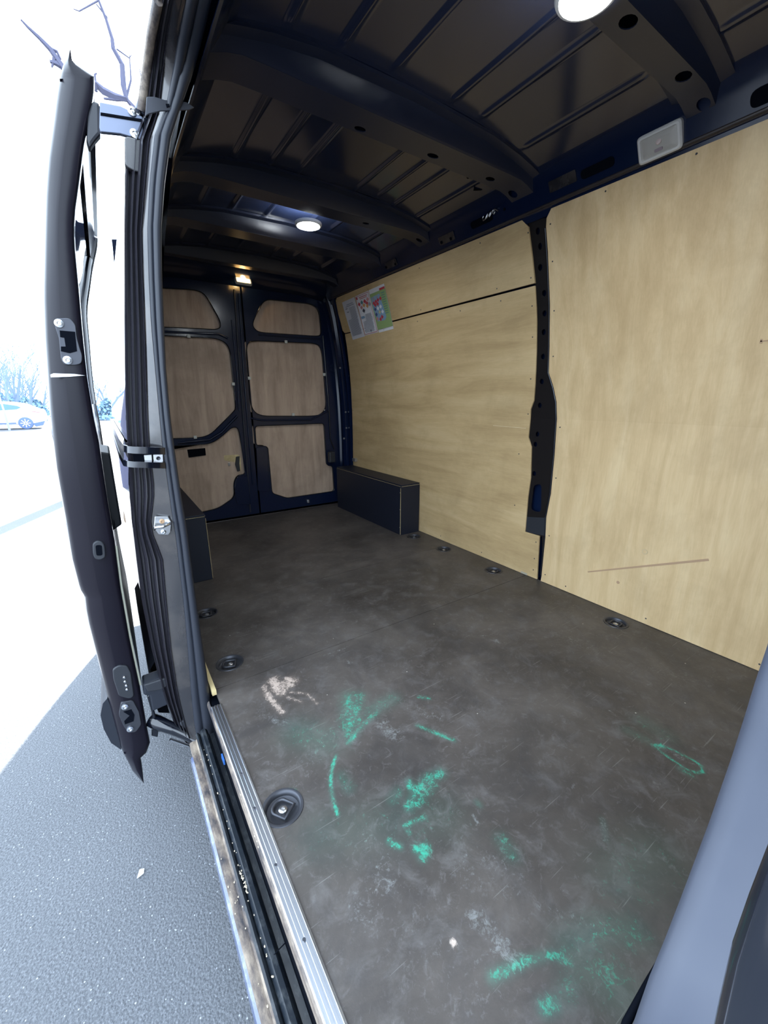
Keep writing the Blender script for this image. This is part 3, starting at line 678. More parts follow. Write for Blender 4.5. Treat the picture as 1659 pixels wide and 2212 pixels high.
# wires and metal bits on the rail
for a, b in (((1048, 470), (1075, 452)),):
    bm = bmesh.new(); pts = []
    for i in range(22):
        t = i/21; p = on_rail(a[0]*(1-t)+b[0]*t, a[1]*(1-t)+b[1]*t); pts.append(p+RN*.012+Vector((0, .012*math.sin(i*1.1), .010*math.cos(i*1.3))))
    tube(bm, pts, .003, 6); obj('taped_wires', bm, M['steel'], ceil, 60)

# ---- ceiling lamps
def round_lamp(x, y, z, r, label):
    t = thing('ceiling_light', label, 'light', (x, y, z), 'round ceiling lights')
    Mx = Matrix.Translation((x, y, z)) @ Matrix.Rotation(math.pi, 4, 'X')
    bm = bmesh.new(); lathe(bm, [(r, -.004), (r, .004), (r*.96, .009), (r*.86, .011), (r*.82, .008), (r*.82, 0)], 40, Mx); obj('ring', bm, M['white'], t, 40)
    bm = bmesh.new(); lathe(bm, [(r*.82, .006), (r*.6, .0085), (0, .0095)], 32, Mx); obj('diffuser', bm, M['led'], t, 60)
p = atZ(666, 484, 1.885); round_lamp(p.x, p.y, 1.885, .070, 'round white ceiling light glowing far back, above the rear doors')
p = atZ(1270, -20, 1.885); round_lamp(p.x, p.y+.0, 1.885, .070, 'round white ceiling light glaring at the top edge, nearest')
def lamp_rect(name, label, c, ax_w, ax_h, n, w_, h_, lit):
    t = thing(name, label, 'light', tuple(c)); ax_w = Vector(ax_w).normalized(); ax_h = Vector(ax_h).normalized(); n = Vector(n).normalized()
    def L(ww, hh, r, off): return [c+ax_w*a+ax_h*b+n*off for a, b in rounded([(-ww, -hh), (ww, -hh), (ww, hh), (-ww, hh)], r, 5)]
    bm = bmesh.new(); grid(bm, [L(w_, h_, .014, -.004), L(w_, h_, .014, .010), L(w_*.93, h_*.88, .010, .015), L(w_*.84, h_*.74, .008, .015), L(w_*.82, h_*.70, .008, .010)], True)
    obj('frame', bm, M['lens_frame'], t, 40)
    bm = bmesh.new(); grid(bm, [L(w_*.83, h_*.71, .008, .010), L(w_*.70, h_*.55, .006, .013), L(w_*.5, h_*.35, .004, .0135)], True); bm.faces.new([bm.verts.new(v) for v in L(w_*.5, h_*.35, .004, .0135)])
    obj('lens', bm, M['warm'] if lit else M['lens'], t, 40)
    if lit:
        bm = bmesh.new(); bmesh.ops.create_icosphere(bm, subdivisions=2, radius=.012); bmesh.ops.scale(bm, vec=(1.5, 1, 1), verts=bm.verts); bmesh.ops.translate(bm, verts=bm.verts, vec=c+n*.016); obj('bulb', bm, M['warmcore'], t, 60)
    else:
        bm = bmesh.new(); bm_ = [c+ax_w*a+ax_h*b+n*.0138 for a, b in rounded([(-.014, -.021), (.012, -.021), (.012, -.012), (-.014, -.012)], .004, 3)]; prism(bm, bm_, n*.002)
        obj('switch', bm, mat('lamp_switch', (.28, .22, .24), .5), t)
        bm = bmesh.new(); bmesh.ops.create_icosphere(bm, subdivisions=2, radius=.010); bmesh.ops.scale(bm, vec=(.5, 1, 1), verts=bm.verts); bmesh.ops.translate(bm, verts=bm.verts, vec=c+n*.0125+ax_h*.006); obj('bulb', bm, mat('faint_bulb', (.62, .5, .47), .5), t, 60)
c0 = on_rail(1427, 307)
lamp_rect('interior_lamp', 'unlit white rectangular lamp on the black rail above the plywood', c0, (0, -1, 0), (-.513, 0, .858), RN, .068, .041, False)
c1 = atY(525, 605, 3.42); lamp_rect('interior_lamp', 'glowing amber rectangular lamp above the rear doors', Vector((c1.x, 3.425, c1.z)), (1, 0, 0), (0, .45, .9), (0, -.9, .35), .062, .040, True)

# ================================================================= OUTER BODY
shell = struct(link('wall_outer', None))
bm = bmesh.new(); box(bm, (2.10, .9, .75), (.03, 5.6, 2.3)); obj('right_side', bm, M['paint'], shell)
bm = bmesh.new(); box(bm, (1.04, .9, 2.07), (1.36, 5.6, .05)); box(bm, (1.05, .9, 2.02), (1.36, 5.5, .06)); obj('roof_outer', bm, M['paint'], shell, bevel=.02)
bm = bmesh.new(); box(bm, (1.06, .9, -.18), (1.7, 5.4, .2)); obj('chassis', bm, M['hole'], shell)
bm = bmesh.new(); box(bm, (1.22, -1.0, .7), (1.5, 1.7, 2.3)); obj('cab_body', bm, M['paint'], shell, bevel=.04)
for yy in (3.0-.15, -1.2):
    for xx in (.20, 1.9):
        bm = bmesh.new(); lathe(bm, [(.0, -.1), (.20, -.1), (.33, -.09), (.34, 0), (.33, .09), (.20, .1), (0, .1)], 28, Matrix.Translation((xx, yy, -.24)) @ Matrix.Rotation(math.pi/2, 4, 'Y')); obj('road_wheel', bm, M['rubber'], shell, 40)
# bulkhead behind the cab and its near edge post
blk = struct(link('wall_front', None))
bm = bmesh.new(); box(bm, (1.26, .045, .93), (1.35, .02, 1.95)); obj('bulkhead_sheet', bm, M['jamb'], blk)
M['trim'] = mat('bulkhead_trim', (.062, .07, .095), .36, spec=.5); k = NT(M['trim']); q = k.noise(k.mapping((1, 1, 1)), 8, 5); k.rough(k.ramp(q, [(.3, (.3,)*3), (.7, (.48,)*3)]))
bm = bmesh.new(); rows = []
for (u, v), yy in zip([(1330, 2330), (1370, 2212), (1402, 2120), (1437, 2035), (1470, 1950), (1500, 1870), (1530, 1790), (1556, 1715), (1582, 1640), (1610, 1552), (1632, 1480), (1659, 1400), (1690, 1290), (1718, 1180), (1750, 1040), (1790, 860), (1830, 600)], [.083]*17):
    e = atY(u, v, yy); wob = .0015*math.sin(v*.11)
    rows.append([e+Vector((.035, .004, 0)), e+Vector((.006, .002, 0)), e+Vector((wob, -.004, 0)), e+Vector((-.004, -.014, 0)), e+Vector((-.004, -.022, 0)), e+Vector((.004, -.05, 0)), e+Vector((.03, -.12, 0)), e+Vector((.09, -.26, 0))])
rows = [[Vector((p.x, p.y, -.13)) for p in rows[0]]]+rows
for r_ in rows: r_.append(r_[-1]+Vector((.25, 0, 0)))
grid(bm, rows); obj('pillar_trim', bm, M['trim'], blk, 60)
bm = bmesh.new()
tube(bm, [Vector((.24, atX(1590, 2330, .24).y, -.12))]+[atX(u, v, .24) for u, v in ((1590, 2330), (1618, 2212), (1650, 2090), (1685, 1980), (1720, 1860))], [.013, .013, .013, .013, .012, .010], 12); obj('glossy_grab_tube', bm, M['paint'], blk, 60)
bm = bmesh.new(); tube(bm, [atY(u, v, .098) for u, v in ((1330, 2290), (1352, 2212), (1395, 2130), (1425, 2075), (1445, 2035))], [.006, .005, .004, .003, .001], 8); obj('edge_seal', bm, M['hole'], blk, 60)

# door post (C-post) --------------------------------------------------------
T = np.array([  # v, L, B, So, Si
 (0, 337, 375, 402, 450), (75, 322, 362, 388, 434), (150, 312, 352, 376, 415), (240, 300, 342, 358, 385), (300, 271, 322, 334, 366), (400, 269, 313, 323, 353), (500, 268, 305, 318, 346), (600, 268, 308, 321, 348),
 (700, 268, 312, 326, 352), (800, 269, 315, 335, 357), (900, 271, 318, 344, 366), (970, 275, 322, 351, 375), (1060, 279, 333, 364, 388), (1090, 281, 330, 368, 393), (1130, 285, 325, 374, 400), (1165, 289, 332, 380, 405),
 (1200, 293, 350, 384, 409), (1300, 306, 359, 396, 422), (1400, 327, 369, 405, 436), (1500, 352, 384, 413, 450), (1560, 374, 398, 420, 460), (1600, 395, 410, 428, 466), (1622, 416, 424, 432, 468)], float)
def tv(col, v): return float(np.interp(v, T[:, 0], T[:, col]))
YD0 = lambda v: float(np.interp(v, [0, 75, 150, 240, 320], [1.13, 1.24, 1.32, 1.355, 1.36]))
vs_ = list(np.linspace(0, 1622, 60))
def cpt(s, v, dy=0.0):
    """s: 0 outer edge .. 1 groove boundary .. 2 seal outer .. 3 seal inner"""
    c = [tv(1, v), tv(2, v), tv(3, v), tv(4, v)]; i = min(int(s), 2); u = c[i]+(c[i+1]-c[i])*(s-i)
    y = YD0(v)+float(np.interp(s, [0, 1, 2, 3], [.055, .012, 0, 0]))+dy
    return atY(u, v, y)
cpo = struct(link('wall_left', None))
def sweep(sdy, name, mt, sm=40, par=cpo):
    rows = []
    for v in vs_: rows.append([cpt(s, v, dy) for s, dy in sdy])
    top = rows[0]; ext = []
    for yy in (-.35, .3, .8): ext.append([Vector((p.x, yy+(p.y-top[-1].y)*.3, p.z+.003)) for p in top])
    bm = bmesh.new(); grid(bm, ext+rows); return obj(name, bm, mt, par, sm)
gv = [(0, .03), (0.02, .004), (.10, -.004), (.17, .0), (.22, .014), (.30, .016), (.36, 0), (.46, -.003), (.50, .012), (.58, .014), (.63, 0), (.74, -.003), (.79, .012), (.90, .014), (.95, .004), (1.0, .0)]
sweep(gv, 'post_grooves', mat('groove_paint', (.016, .015, .020), .26, spec=.5))
sweep([(1.0, 0), (1.04, .004), (1.5, .0), (2.0, .0), (2.5, .02), (3.0, .08)], 'post_face', M['jamb'])
# rubber seal
bm = bmesh.new(); pa, pb, ra, rb = [], [], [], []
for v in vs_:
    a, b = cpt(2, v), cpt(3, v); wdt = (b-a).length
    pa.append(a*.78+b*.22+Vector((0, -.010, 0))); ra.append(wdt*.24); pb.append(a*.30+b*.70+Vector((0, -.014, 0))); rb.append(wdt*.33)
e0 = [Vector((pa[0].x, y, pa[0].z)) for y in (-.3, .3, .8)]; e1 = [Vector((pb[0].x, y, pb[0].z)) for y in (-.3, .3, .8)]
tube(bm, e0+pa, [ra[0]]*3+ra, 10); tube(bm, e1+pb, [rb[0]]*3+rb, 12)
seal = obj('door_seal', bm, M['rubber'], cpo, 60)
# inner skin of the door side and header
bm = bmesh.new(); rows = []
zl = [-.1, 0, .3, .6, .9, 1.08, 1.25, 1.43, 1.64, 1.80, 1.84]
grid(bm, [[(2.06-xw(z)-.01, y, z) for z in zl] for y in (1.44, 2.0, 2.8, 3.6)]); obj('inner_skin', bm, M['paint_in'], cpo, 40)
bm = bmesh.new(); top = [cpt(3, vs_[0])]
grid(bm, [[(top[0].x-.01, y, top[0].z-.005), (top[0].x+.02, y, top[0].z+.02), (.40, y, 1.93), (.46, y, 1.955)] for y in (-.35, .5, 1.2, 1.36)]); obj('door_header', bm, M['paint_in'], cpo, 40)
# outer skin behind the post
bm = bmesh.new(); rows = []
ov = [p for p in (cpt(0, v, .0) for v in np.linspace(40, 1560, 34)) if p.z > -.12]
prof = [(.06, -.16), (.04, -.13)]+[(p.x, p.z) for p in ov][::-1]+[(.27, 1.86), (.36, 1.99)]
prof = sorted(prof, key=lambda q: q[1])
grid(bm, [[(x+.001, y, z) for x, z in prof] for y in (1.42, 2.2, 3.0, 3.5, 3.6)]+[[(x+.02, 3.68, z) for x, z in prof]]); obj('outer_skin', bm, mat('body_gloss', (.004, .005, .008), .015, spec=.9), cpo, 50)
bm = bmesh.new(); ls = [(.035, -.14), (.0, -.12), (-.010, -.06), (-.006, .06), (.02, .10)]
grid(bm, [[(x+.0, y, z) for x, z in ls] for y in (1.50, 2.3)]); obj('side_moulding', bm, M['rubber'], cpo, 40)
# gutter band at the top of the outer body
bm = bmesh.new(); tube(bm, [cpt(.12, v, -.004) for v in range(0, 245, 20)], .010, 8); obj('roof_gutter', bm, M['dust'], cpo, 60)

# striker on the post face
def jp(u, v, off): return atY(u, v, 1.352+off)
def jprism(name, px, off, th, mt, par, bev=.002, r=0):
    L = [jp(u, v, off) for u, v in px]
    if r: L = [Vector((p[0], L[0].y, p[1])) for p in rounded([(l.x, l.z) for l in L], r, 3)]
    bm = bmesh.new(); prism(bm, L, (0, th, 0)); return obj(name, bm, mt, par, bevel=bev)
st = thing('striker_plate', 'bright steel striker plate bolted to the door post', 'latch', tuple(jp(351, 1135, 0)))
jprism('plate', [(334, 1116), (364, 1116), (371, 1128), (369, 1150), (364, 1156), (343, 1155), (332, 1140)], 0, .012, M['steel'], st, .002)
bm = bmesh.new(); tube(bm, [jp(334, 1143, 0), jp(336, 1139, -.022), jp(352, 1138, -.026), jp(366, 1131, -.018), jp(368, 1130, 0)], .0045, 8); obj('striker_loop', bm, M['chrome'], st, 60)
for u, v, mt in ((350, 1126, M['scar']), (353, 1149, M['chrome'])):
    bm = bmesh.new(); lathe(bm, [(.0075, 0), (.007, .004), (.004, .005), (.003, .003), (0, .003)], 14, Matrix.Translation(jp(u, v, 0)) @ Matrix.Rotation(math.pi/2, 4, 'X')); obj('bolt', bm, mt, st, 40)

# rear track wrapping round the post
rt = thing('door_track', 'black sliding door track wrapping round the post at waist height', 'track', tuple(atY(300, 990, 1.36)))
for nm, v0, v1 in (('upper_rail', 966, 981), ('lower_rail', 998, 1011)):
    rows = []; bm = bmesh.new()
    path = [((356, .02), 0), ((330, .0), 0), ((305, .0), 0), ((288, .005), 0), ((275, .02), -1), ((266, .05), -3)]
    for (u, dy), k_ in path:
        y = 1.335+dy
        sh = (356-u)*(-.03)
        rows.append([atY(u, v0+sh+k_, y), atY(u, v0+sh+k_, y)+Vector((0, -.012, 0)), atY(u, v1+sh+k_, y)+Vector((0, -.012, 0)), atY(u, v1+sh+k_, y)])
    e = rows[-1]
    for yy in (1.6, 2.4, 3.3): rows.append([Vector((p.x-.0+(-.004 if i in (1, 2) else .010), yy, p.z)) for i, p in enumerate(e)])
    grid(bm, rows, True, True); obj(nm, bm, M['paint'], rt, 50, bevel=.002)
bm = bmesh.new(); prism(bm, [atY(u, v, 1.362) for u, v in ((286, 978), (356, 976), (358, 1002), (290, 1004))], (0, .01, 0)); obj('track_back', bm, M['hole'], rt)
bm = bmesh.new(); prism(bm, [atY(u, v, 1.350) for u, v in ((331, 982), (352, 981), (353, 998), (332, 999))], (0, .008, 0)); obj('end_plate', bm, M['steel'], rt, bevel=.001)
bm = bmesh.new(); prism(bm, [atY(u, v, 1.350) for u, v in ((311, 983), (328, 982), (329, 999), (313, 999))], (0, .008, 0)); obj('end_plate', bm, M['steel'], rt, bevel=.001)
bm = bmesh.new(); lathe(bm, [(.006, 0), (.005, .005), (.002, .003), (0, .003)], 12, Matrix.Translation(atY(342, 990, 1.35)) @ Matrix.Rotation(math.pi/2, 4, 'X')); obj('bolt', bm, M['darksteel'], rt, 40)

# ================================================================= DOOR SILL
sill = struct(link('trim_1', None))
bm = bmesh.new(); prof = [(.148, -.012), (.148, .004), (.1505, .0055), (.1530, .0055), (.1535, .0030), (.1575, .0030), (.158, .0055), (.1635, .0055), (.164, .003), (.1665, .003), (.167, .0055), (.172, .0055), (.1725, .003), (.1765, .003), (.177, .0055), (.181, .0045), (.183, -.001)]
grid(bm, [[(x, y, z) for x, z in prof] for y in (1.262, .6, -.2)]); stp = obj('threshold_strip', bm, M['alu'], sill, 30)
bm = bmesh.new()
for u, v in crop(300, 1450, .3446, [(724, 857), (857, 1213), (1035, 1681), (640, 640)]): 
    p = atZ(u, v, .005); lathe(bm, [(.0035, .0052), (.003, .0062), (0, .0062)], 10, Matrix.Translation((p.x, p.y, 0)))
obj('strip_screws', bm, M['darksteel'], sill)
def long(name, sec, mt, y1=1.30, y0=-.6, sm=40, parent=sill):
    bm = bmesh.new(); grid(bm, [[(x, y, z) for x, z in sec] for y in np.linspace(y1, y0, 24)]); return obj(name, bm, mt, parent, sm)
long('floor_edge', [(.149, .002), (.144, -.002), (.142, -.012), (.142, -.020)], M['dust'], 1.30)
long('step_riser', [(.142, -.018), (.146, -.03), (.150, -.13)], M['hole'])
long('rail_channel', [(.160, -.13), (.136, -.132), (.133, -.125)], M['sill'])
long('sill_bead', [(.134, -.13), (.131, -.108), (.124, -.100), (.114, -.099), (.108, -.106), (.106, -.115), (.103, -.108), (.098, -.104), (.093, -.110)], M['sill'])
long('dusty_ledge', [(.094, -.110), (.089, -.116), (.080, -.114), (.071, -.116), (.069, -.122)], M['dust'], 1.28)
long('outer_edge', [(.070, -.119), (.064, -.122), (.061, -.135), (.064, -.19), (.085, -.33)], M['sillout'], 1.22)
rng = random.Random(5); bm = bmesh.new()
for i in range(95):
    y = rng.uniform(.35, 1.24); x = rng.choice((rng.uniform(.104, .110), rng.uniform(.104, .110), rng.uniform(.072, .092), rng.uniform(.144, .148))); z = -.103 if x > .1 else -.113
    if x > .14: z = -.001
    if rng.random() < .35: y = rng.gauss(.76, .02)
    s = rng.uniform(.0008, .0022); vv = bmesh.ops.create_icosphere(bm, subdivisions=1, radius=s)['verts']; bmesh.ops.scale(bm, vec=(1, rng.uniform(.8, 2), .6), verts=vv); bmesh.ops.translate(bm, verts=vv, vec=(x, y, z))
cr = obj('sawdust_crumbs', bm, mat('sawdust', (.42, .36, .27), .8)); tag(cr, 'pale crumbs of wood dust caught in the door sill grooves', 'debris'); cr['kind'] = 'stuff'
bm = bmesh.new(); p = atZ(602, 2052, -.10); tube(bm, [p+Vector((.02, .004, 0)), p+Vector((0, 0, .001)), p+Vector((-.02, -.004, -.002))], .0012, 5); obj('seal_crack', bm, M['hole'], sill)
bm = bmesh.new(); p = atZ(482, 1640, -.06); box(bm, p, (.004, .03, .016)); obj('blue_tag', bm, mat('blue_tag', (.03, .12, .40), .4), sill)

# ================================================================= SLIDING DOOR
sd = thing('sliding_door', 'open black sliding side door standing beside the van', 'door', (-.10, 1.42, -.30))
Lo = [(150, 107), (140, 130), (130, 162), (122, 210), (116, 260), (104, 347), (99, 420), (97, 492), (94, 636), (97, 727), (102, 800), (108, 886), (124, 1016), (145, 1132), (156, 1204), (174, 1274), (184, 1288), (189, 1332), (216, 1437), (243, 1545), (263, 1619), (287, 1666), (311, 1693)]
Ro = [(152, 107), (158, 135), (203, 165), (203, 190), (201, 215), (190, 265), (180, 320), (170, 400), (161, 463), (160, 520), (171, 636), (178, 720), (188, 814), (202, 900), (214, 958), (231, 1074), (246, 1161), (260, 1270), (280, 1383), (304, 1494), (317, 1570), (324, 1604), (316, 1626), (304, 1637), (307, 1655), (311, 1692)]
def dpt(L, v):
    L = sorted(L, key=lambda q: q[1]); return float(np.interp(v, [q[1] for q in L], [q[0] for q in L]))
YF = 1.42
def dz(v, f, dy):   # f from the outer (left) to the inner (right) outline of the leading edge
    l, r = dpt(Lo, v), dpt(Ro, v); return atY(l+(r-l)*f, v, YF+dy)
vv = sorted(set([107, 112, 120, 130, 140, 150, 158, 165, 172, 180]+list(range(200, 1600, 28))+[1276, 1290, 1604, 1615, 1626, 1637, 1650, 1665, 1680, 1692]))
secd = [(0, .045), (.03, .03), (.10, .020), (.34, .004), (.42, 0), (.46, -.001), (.88, 0), (.94, .002), (1.0, .012)]
bm = bmesh.new(); grid(bm, [[dz(v, f, dy) for f, dy in secd] for v in vv]); obj('leading_edge', bm, M['door_edge'], sd, 45)
# skins running back from the edge
def vskin(name, f, dys, mt, dxs, par=sd, v0=107, v1=1626):
    rows = []
    for v in [q for q in vv+[880] if v0 <= q <= v1]:
        b = dz(v, f, .012 if f > .5 else .045); rows.append([Vector((b.x+dx, b.y+dy, b.z)) for dy, dx in zip(dys, dxs)])
    bm = bmesh.new(); grid(bm, rows); return obj(name, bm, mt, par, 50)
for a_, b_ in ((107, 284), (880, 1626)):
    vskin('inner_skin', 1.0, (0, .02, .06, .08, .5, 1.1, 1.2, 1.24), M['paint'], (0, .001, -.004, -.012, -.012, -.012, -.004, -.02), v0=a_, v1=b_)
    vskin('outer_skin', 0.0, (0, .02, .3, .9, 1.22), M['paint'], (0, -.004, -.010, -.010, -.004), v0=a_, v1=b_)
vskin('window_pillar', 1.0, (0, .02, .06, .09), M['paint'], (0, .001, -.004, -.014), v0=284, v1=880)
vskin('window_pillar', 1.0, (1.12, 1.16, 1.20, 1.24), M['paint'], (-.014, -.004, -.004, -.02), v0=284, v1=880)
vskin('window_pillar', 0.0, (0, .02, .09), M['paint'], (0, -.004, -.006), v0=284, v1=880)
bm = bmesh.new(); rows = [[dz(v, f, .0)+Vector((0, 1.24, 0)) for f in (0, .5, 1)] for v in vv if v < 1630]; grid(bm, rows); obj('trailing_edge', bm, M['paint'], sd)
bm = bmesh.new(); grid(bm, [[dz(1628, f, .02)+Vector((0, yy, 0)) for f in (0, .5, 1)] for yy in (0, .6, 1.22)]); obj('bottom_edge', bm, M['paint'], sd)
bm = bmesh.new(); grid(bm, [[dz(170, f, .02)+Vector((0, yy, 0)) for f in (0, .5, 1)] for yy in (0, .6, 1.22)]); obj('top_edge', bm, M['paint'], sd)
# cladding, seals and fittings on the edge
def dprism(name, px, dy, th, mt, par=sd, bev=.0015, r=0):
    L = [atY(u, v, YF+dy) for u, v in px]
    if r: L = [Vector((p[0], L[0].y, p[1])) for p in rounded([(l.x, l.z) for l in L], r, 4)]
    bm = bmesh.new(); prism(bm, L, (0, th, 0)); return obj(name, bm, mt, par, bevel=bev)
def dbolt(u, v, r, par, dy=-.006):
    bm = bmesh.new(); lathe(bm, [(r, -.002), (r*.97, .002), (r*.55, .003), (r*.45, .001), (r*.25, .003), (0, .003)], 16, Matrix.Translation(atY(u, v, YF+dy)) @ Matrix.Rotation(math.pi/2, 4, 'X')); return obj('bolt', bm, M['chrome'], par, 40)
lp = dprism('upper_latch_plate', crop(0, 640, .2893, [(405, 165), (520, 160), (565, 210), (575, 310), (600, 400), (615, 440), (612, 500), (570, 515), (480, 515), (455, 470), (440, 310), (410, 220)]), -.005, .008, M['darksteel'], sd, .0015, .008)
dprism('latch_mouth', crop(0, 640, .2893, [(445, 255), (560, 265), (575, 410), (520, 425), (455, 410), (455, 375), (490, 375), (480, 310), (450, 305)]), -.0062, .003, M['hole'], lp, 0)
dbolt(440*.2893, 640+202*.2893, .0105, lp, -.007); dbolt(505*.2893, 640+477*.2893, .0105, lp, -.007)
dprism('bright_joint', crop(0, 640, .2893, [(375, 585), (400, 575), (560, 580), (640, 592), (520, 603), (380, 608)]), -.004, .006, M['steel'], sd, .001)
og = dprism('rubber_grommet', crop(0, 640, .2893, [(690, 1850), (720, 1826), (760, 1830), (782, 1860), (790, 1950), (750, 1972), (710, 1965), (694, 1930)]), -.008, .012, M['plastic'], sd, .003, .008)
dprism('grommet_slot', crop(0, 640, .2893, [(712, 1860), (760, 1858), (766, 1935), (720, 1938)]), -.0095, .003, M['hole'], og, 0, .006)
cn = dprism('contact_pad', crop(0, 1180, .3376, [(720, 790), (760, 762), (815, 765), (838, 810), (858, 960), (830, 978), (760, 960), (725, 850)]), -.006, .010, M['plastic'], sd, .003, .008)
for a, b in ((795, 838), (800, 865), (808, 890), (812, 915)): dbolt(a*.3376, 1180+b*.3376, .0038, cn, -.008)
ll = dprism('lower_latch_plate', crop(0, 1180, .3376, [(775, 1000), (850, 985), (890, 1060), (905, 1140), (870, 1190), (820, 1195), (790, 1150), (760, 1080)]), -.006, .010, M['darksteel'], sd, .0015, .008)
dprism('latch_mouth', crop(0, 1180, .3376, [(790, 1060), (840, 1045), (860, 1080), (855, 1120), (800, 1140), (795, 1120), (830, 1085)]), -.0075, .003, M['hole'], ll, 0)
dbolt(798*.3376, 1180+1028*.3376, .010, ll, -.008); dbolt(832*.3376, 1180+1170*.3376, .010, ll, -.008)
# body coloured side moulding seen beyond the edge, low down
bm = bmesh.new(); rows = []
for (u, v) in ((232, 1508), (222, 1520), (217, 1545), (224, 1575), (240, 1605), (262, 1620)): rows.append([atY(u, v, YF+.05), atY(u, v, YF+.05)+Vector((.004, .3, 0)), atY(u, v, YF+.05)+Vector((.01, 1.15, 0))])
grid(bm, rows); prism(bm, [r[0] for r in rows]+[atY(250, 1560, YF+.05)], (.0, .02, 0)); obj('side_moulding', bm, M['rubber'], sd, 50)
# window glass and frame on the inner face
bm = bmesh.new(); rows = []
for v in range(284, 890, 40): b = dz(v, 1, 0); rows.append([Vector((b.x-.02, b.y+d, b.z)) for d in (.09, .5, 1.12)])
grid(bm, rows)
wg = mat('window_glass', (.8, .9, .95), .02); nt_ = wg.node_tree; tr_ = nt_.nodes.new('ShaderNodeBsdfTransparent'); tr_.inputs[0].default_value = (.75, .84, .92, 1)
gl_ = nt_.nodes.new('ShaderNodeBsdfGlossy'); gl_.inputs['Roughness'].default_value = .02; mx_ = nt_.nodes.new('ShaderNodeMixShader'); fr_ = nt_.nodes.new('ShaderNodeFresnel')
nt_.links.new(fr_.outputs[0], mx_.inputs[0]); nt_.links.new(tr_.outputs[0], mx_.inputs[1]); nt_.links.new(gl_.outputs[0], mx_.inputs[2]); nt_.links.new(mx_.outputs[0], nt_.nodes['Material Output'].inputs[0])
obj('window_glass', bm, wg, sd, 50)
bm = bmesh.new(); a = dz(1130, 1, 0); prism(bm, [Vector((a.x-.01, a.y+.35, a.z+.18)), Vector((a.x+.028, a.y+.35, a.z+.17)), Vector((a.x+.024, a.y+.35, a.z-.10)), Vector((a.x-.01, a.y+.35, a.z-.12))], (0, .3, 0)); obj('inner_handle_box', bm, M['plastic'], sd, bevel=.006)
bm = bmesh.new(); rows = []
for v in range(1180, 1520, 28): b = dz(v, 1, 0); rows.append([Vector((b.x+.006, b.y+d, b.z)) for d in (.03, .05, .6, 1.1)])
grid(bm, rows); obj('lower_inner_panel', bm, M['trim'], sd, 50)
bm = bmesh.new(); tube(bm, [dz(v, 1.0, .02)+Vector((.003, 0, 0)) for v in range(1180, 1500, 20)], .0035, 8); obj('pale_edge_seal', bm, mat('pale_seal', (.45, .45, .36), .5), sd, 60)
# top arm
D = .2893
def aprism(name, px, y, th, mt, par, bev=.002, r=0):
    L = [atY(u, v, y) for u, v in px]
    if r: L = [Vector((p[0], y, p[1])) for p in rounded([(l.x, l.z) for l in L], r, 4)]
    bm = bmesh.new(); prism(bm, L, (0, th, 0)); return obj(name, bm, mt, par, bevel=bev)
M['armblue'] = mat('arm_metal', (.14, .16, .22), .3, metal=.6)
ta = aprism('door_arm', crop(0, 0, D, [(745, 760), (900, 790), (1065, 870), (1075, 1050), (900, 1000), (750, 985), (740, 950)]), 1.400, .012, M['armblue'], sd, .002); ta['label'] = 'upper door arm bolted to the roof edge'
aprism('arm_slot', crop(0, 0, D, [(750, 838), (1060, 888), (1058, 905), (750, 855)]), 1.397, .004, M['hole'], ta, 0)
for a, b in ((985, 832), (1003, 1000)):
    bm = bmesh.new(); lathe(bm, [(.0105, -.002), (.010, .003), (.005, .004), (.004, .001), (0, .002)], 16, Matrix.Translation(atY(a*D, b*D, 1.398)) @ Matrix.Rotation(math.pi/2, 4, 'X')); obj('bolt', bm, M['chrome'], ta, 40)
aprism('arm_blade', crop(0, 0, D, [(1095, 722), (1150, 720), (1230, 745), (1390, 760), (1450, 800), (1410, 820), (1200, 828), (1110, 850), (1085, 868)]), 1.335, .004, M['darksteel'], ta, .001)
aprism('blade_hole', crop(0, 0, D, [(1238, 775), (1262, 775), (1268, 795), (1245, 800)]), 1.333, .003, M['hole'], ta, 0)
aprism('arm_roller', crop(0, 0, D, [(690, 745), (745, 765), (750, 1000), (715, 1040), (665, 1110), (645, 1040), (650, 850)]), 1.425, .03, M['plastic'], ta, .006)
aprism('arm_end_cap', crop(0, 0, D, [(1075, 870), (1110, 880), (1105, 960), (1075, 985)]), 1.385, .02, M['hole'], ta, .003)
aprism('corner_gusset', crop(0, 0, D, [(930, 1010), (1070, 1050), (1130, 1040), (1120, 1250), (1030, 1290), (935, 1240)]), 1.395, .02, M['jamb'], ta, .006, .01)
aprism('rail_mount', crop(0, 0, D, [(1070, 615), (1190, 650), (1215, 730), (1100, 740), (1080, 860), (1005, 800)]), 1.405, .02, M['armblue'], ta, .004)
# lower arm and its block
E3 = lambda pts: crop(0, 1180, .3376, pts)
bm = bmesh.new(); tube(bm, [atY(u, v, y) for (u, v), y in zip(E3([(965, 1110), (1010, 1130), (1100, 1165), (1190, 1205), (1260, 1245), (1340, 1250), (1400, 1240)]), (1.46, 1.44, 1.42, 1.40, 1.37, 1.33, 1.30))], [.022, .024, .020, .018, .014, .012, .009], 10); la = obj('door_arm', bm, M['paint'], sd, 50); la['label'] = 'black lower door arm reaching from door to sill'
aprism('arm_bracket', E3([(940, 960), (975, 1080), (970, 1215), (1010, 1225), (1020, 1130), (1000, 1100), (960, 950)]), 1.44, .03, M['paint'], la, .003)
aprism('arm_tab', E3([(1190, 1090), (1215, 1078), (1245, 1110), (1240, 1190), (1200, 1180), (1155, 1150), (1150, 1135)]), 1.385, .02, M['darksteel'], la, .004)
bm = bmesh.new(); tube(bm, [atY(u, v, 1.36) for u, v in E3([(1090, 1235), (1205, 1275)])], .005, 8); obj('bright_rod', bm, M['chrome'], la, 60)
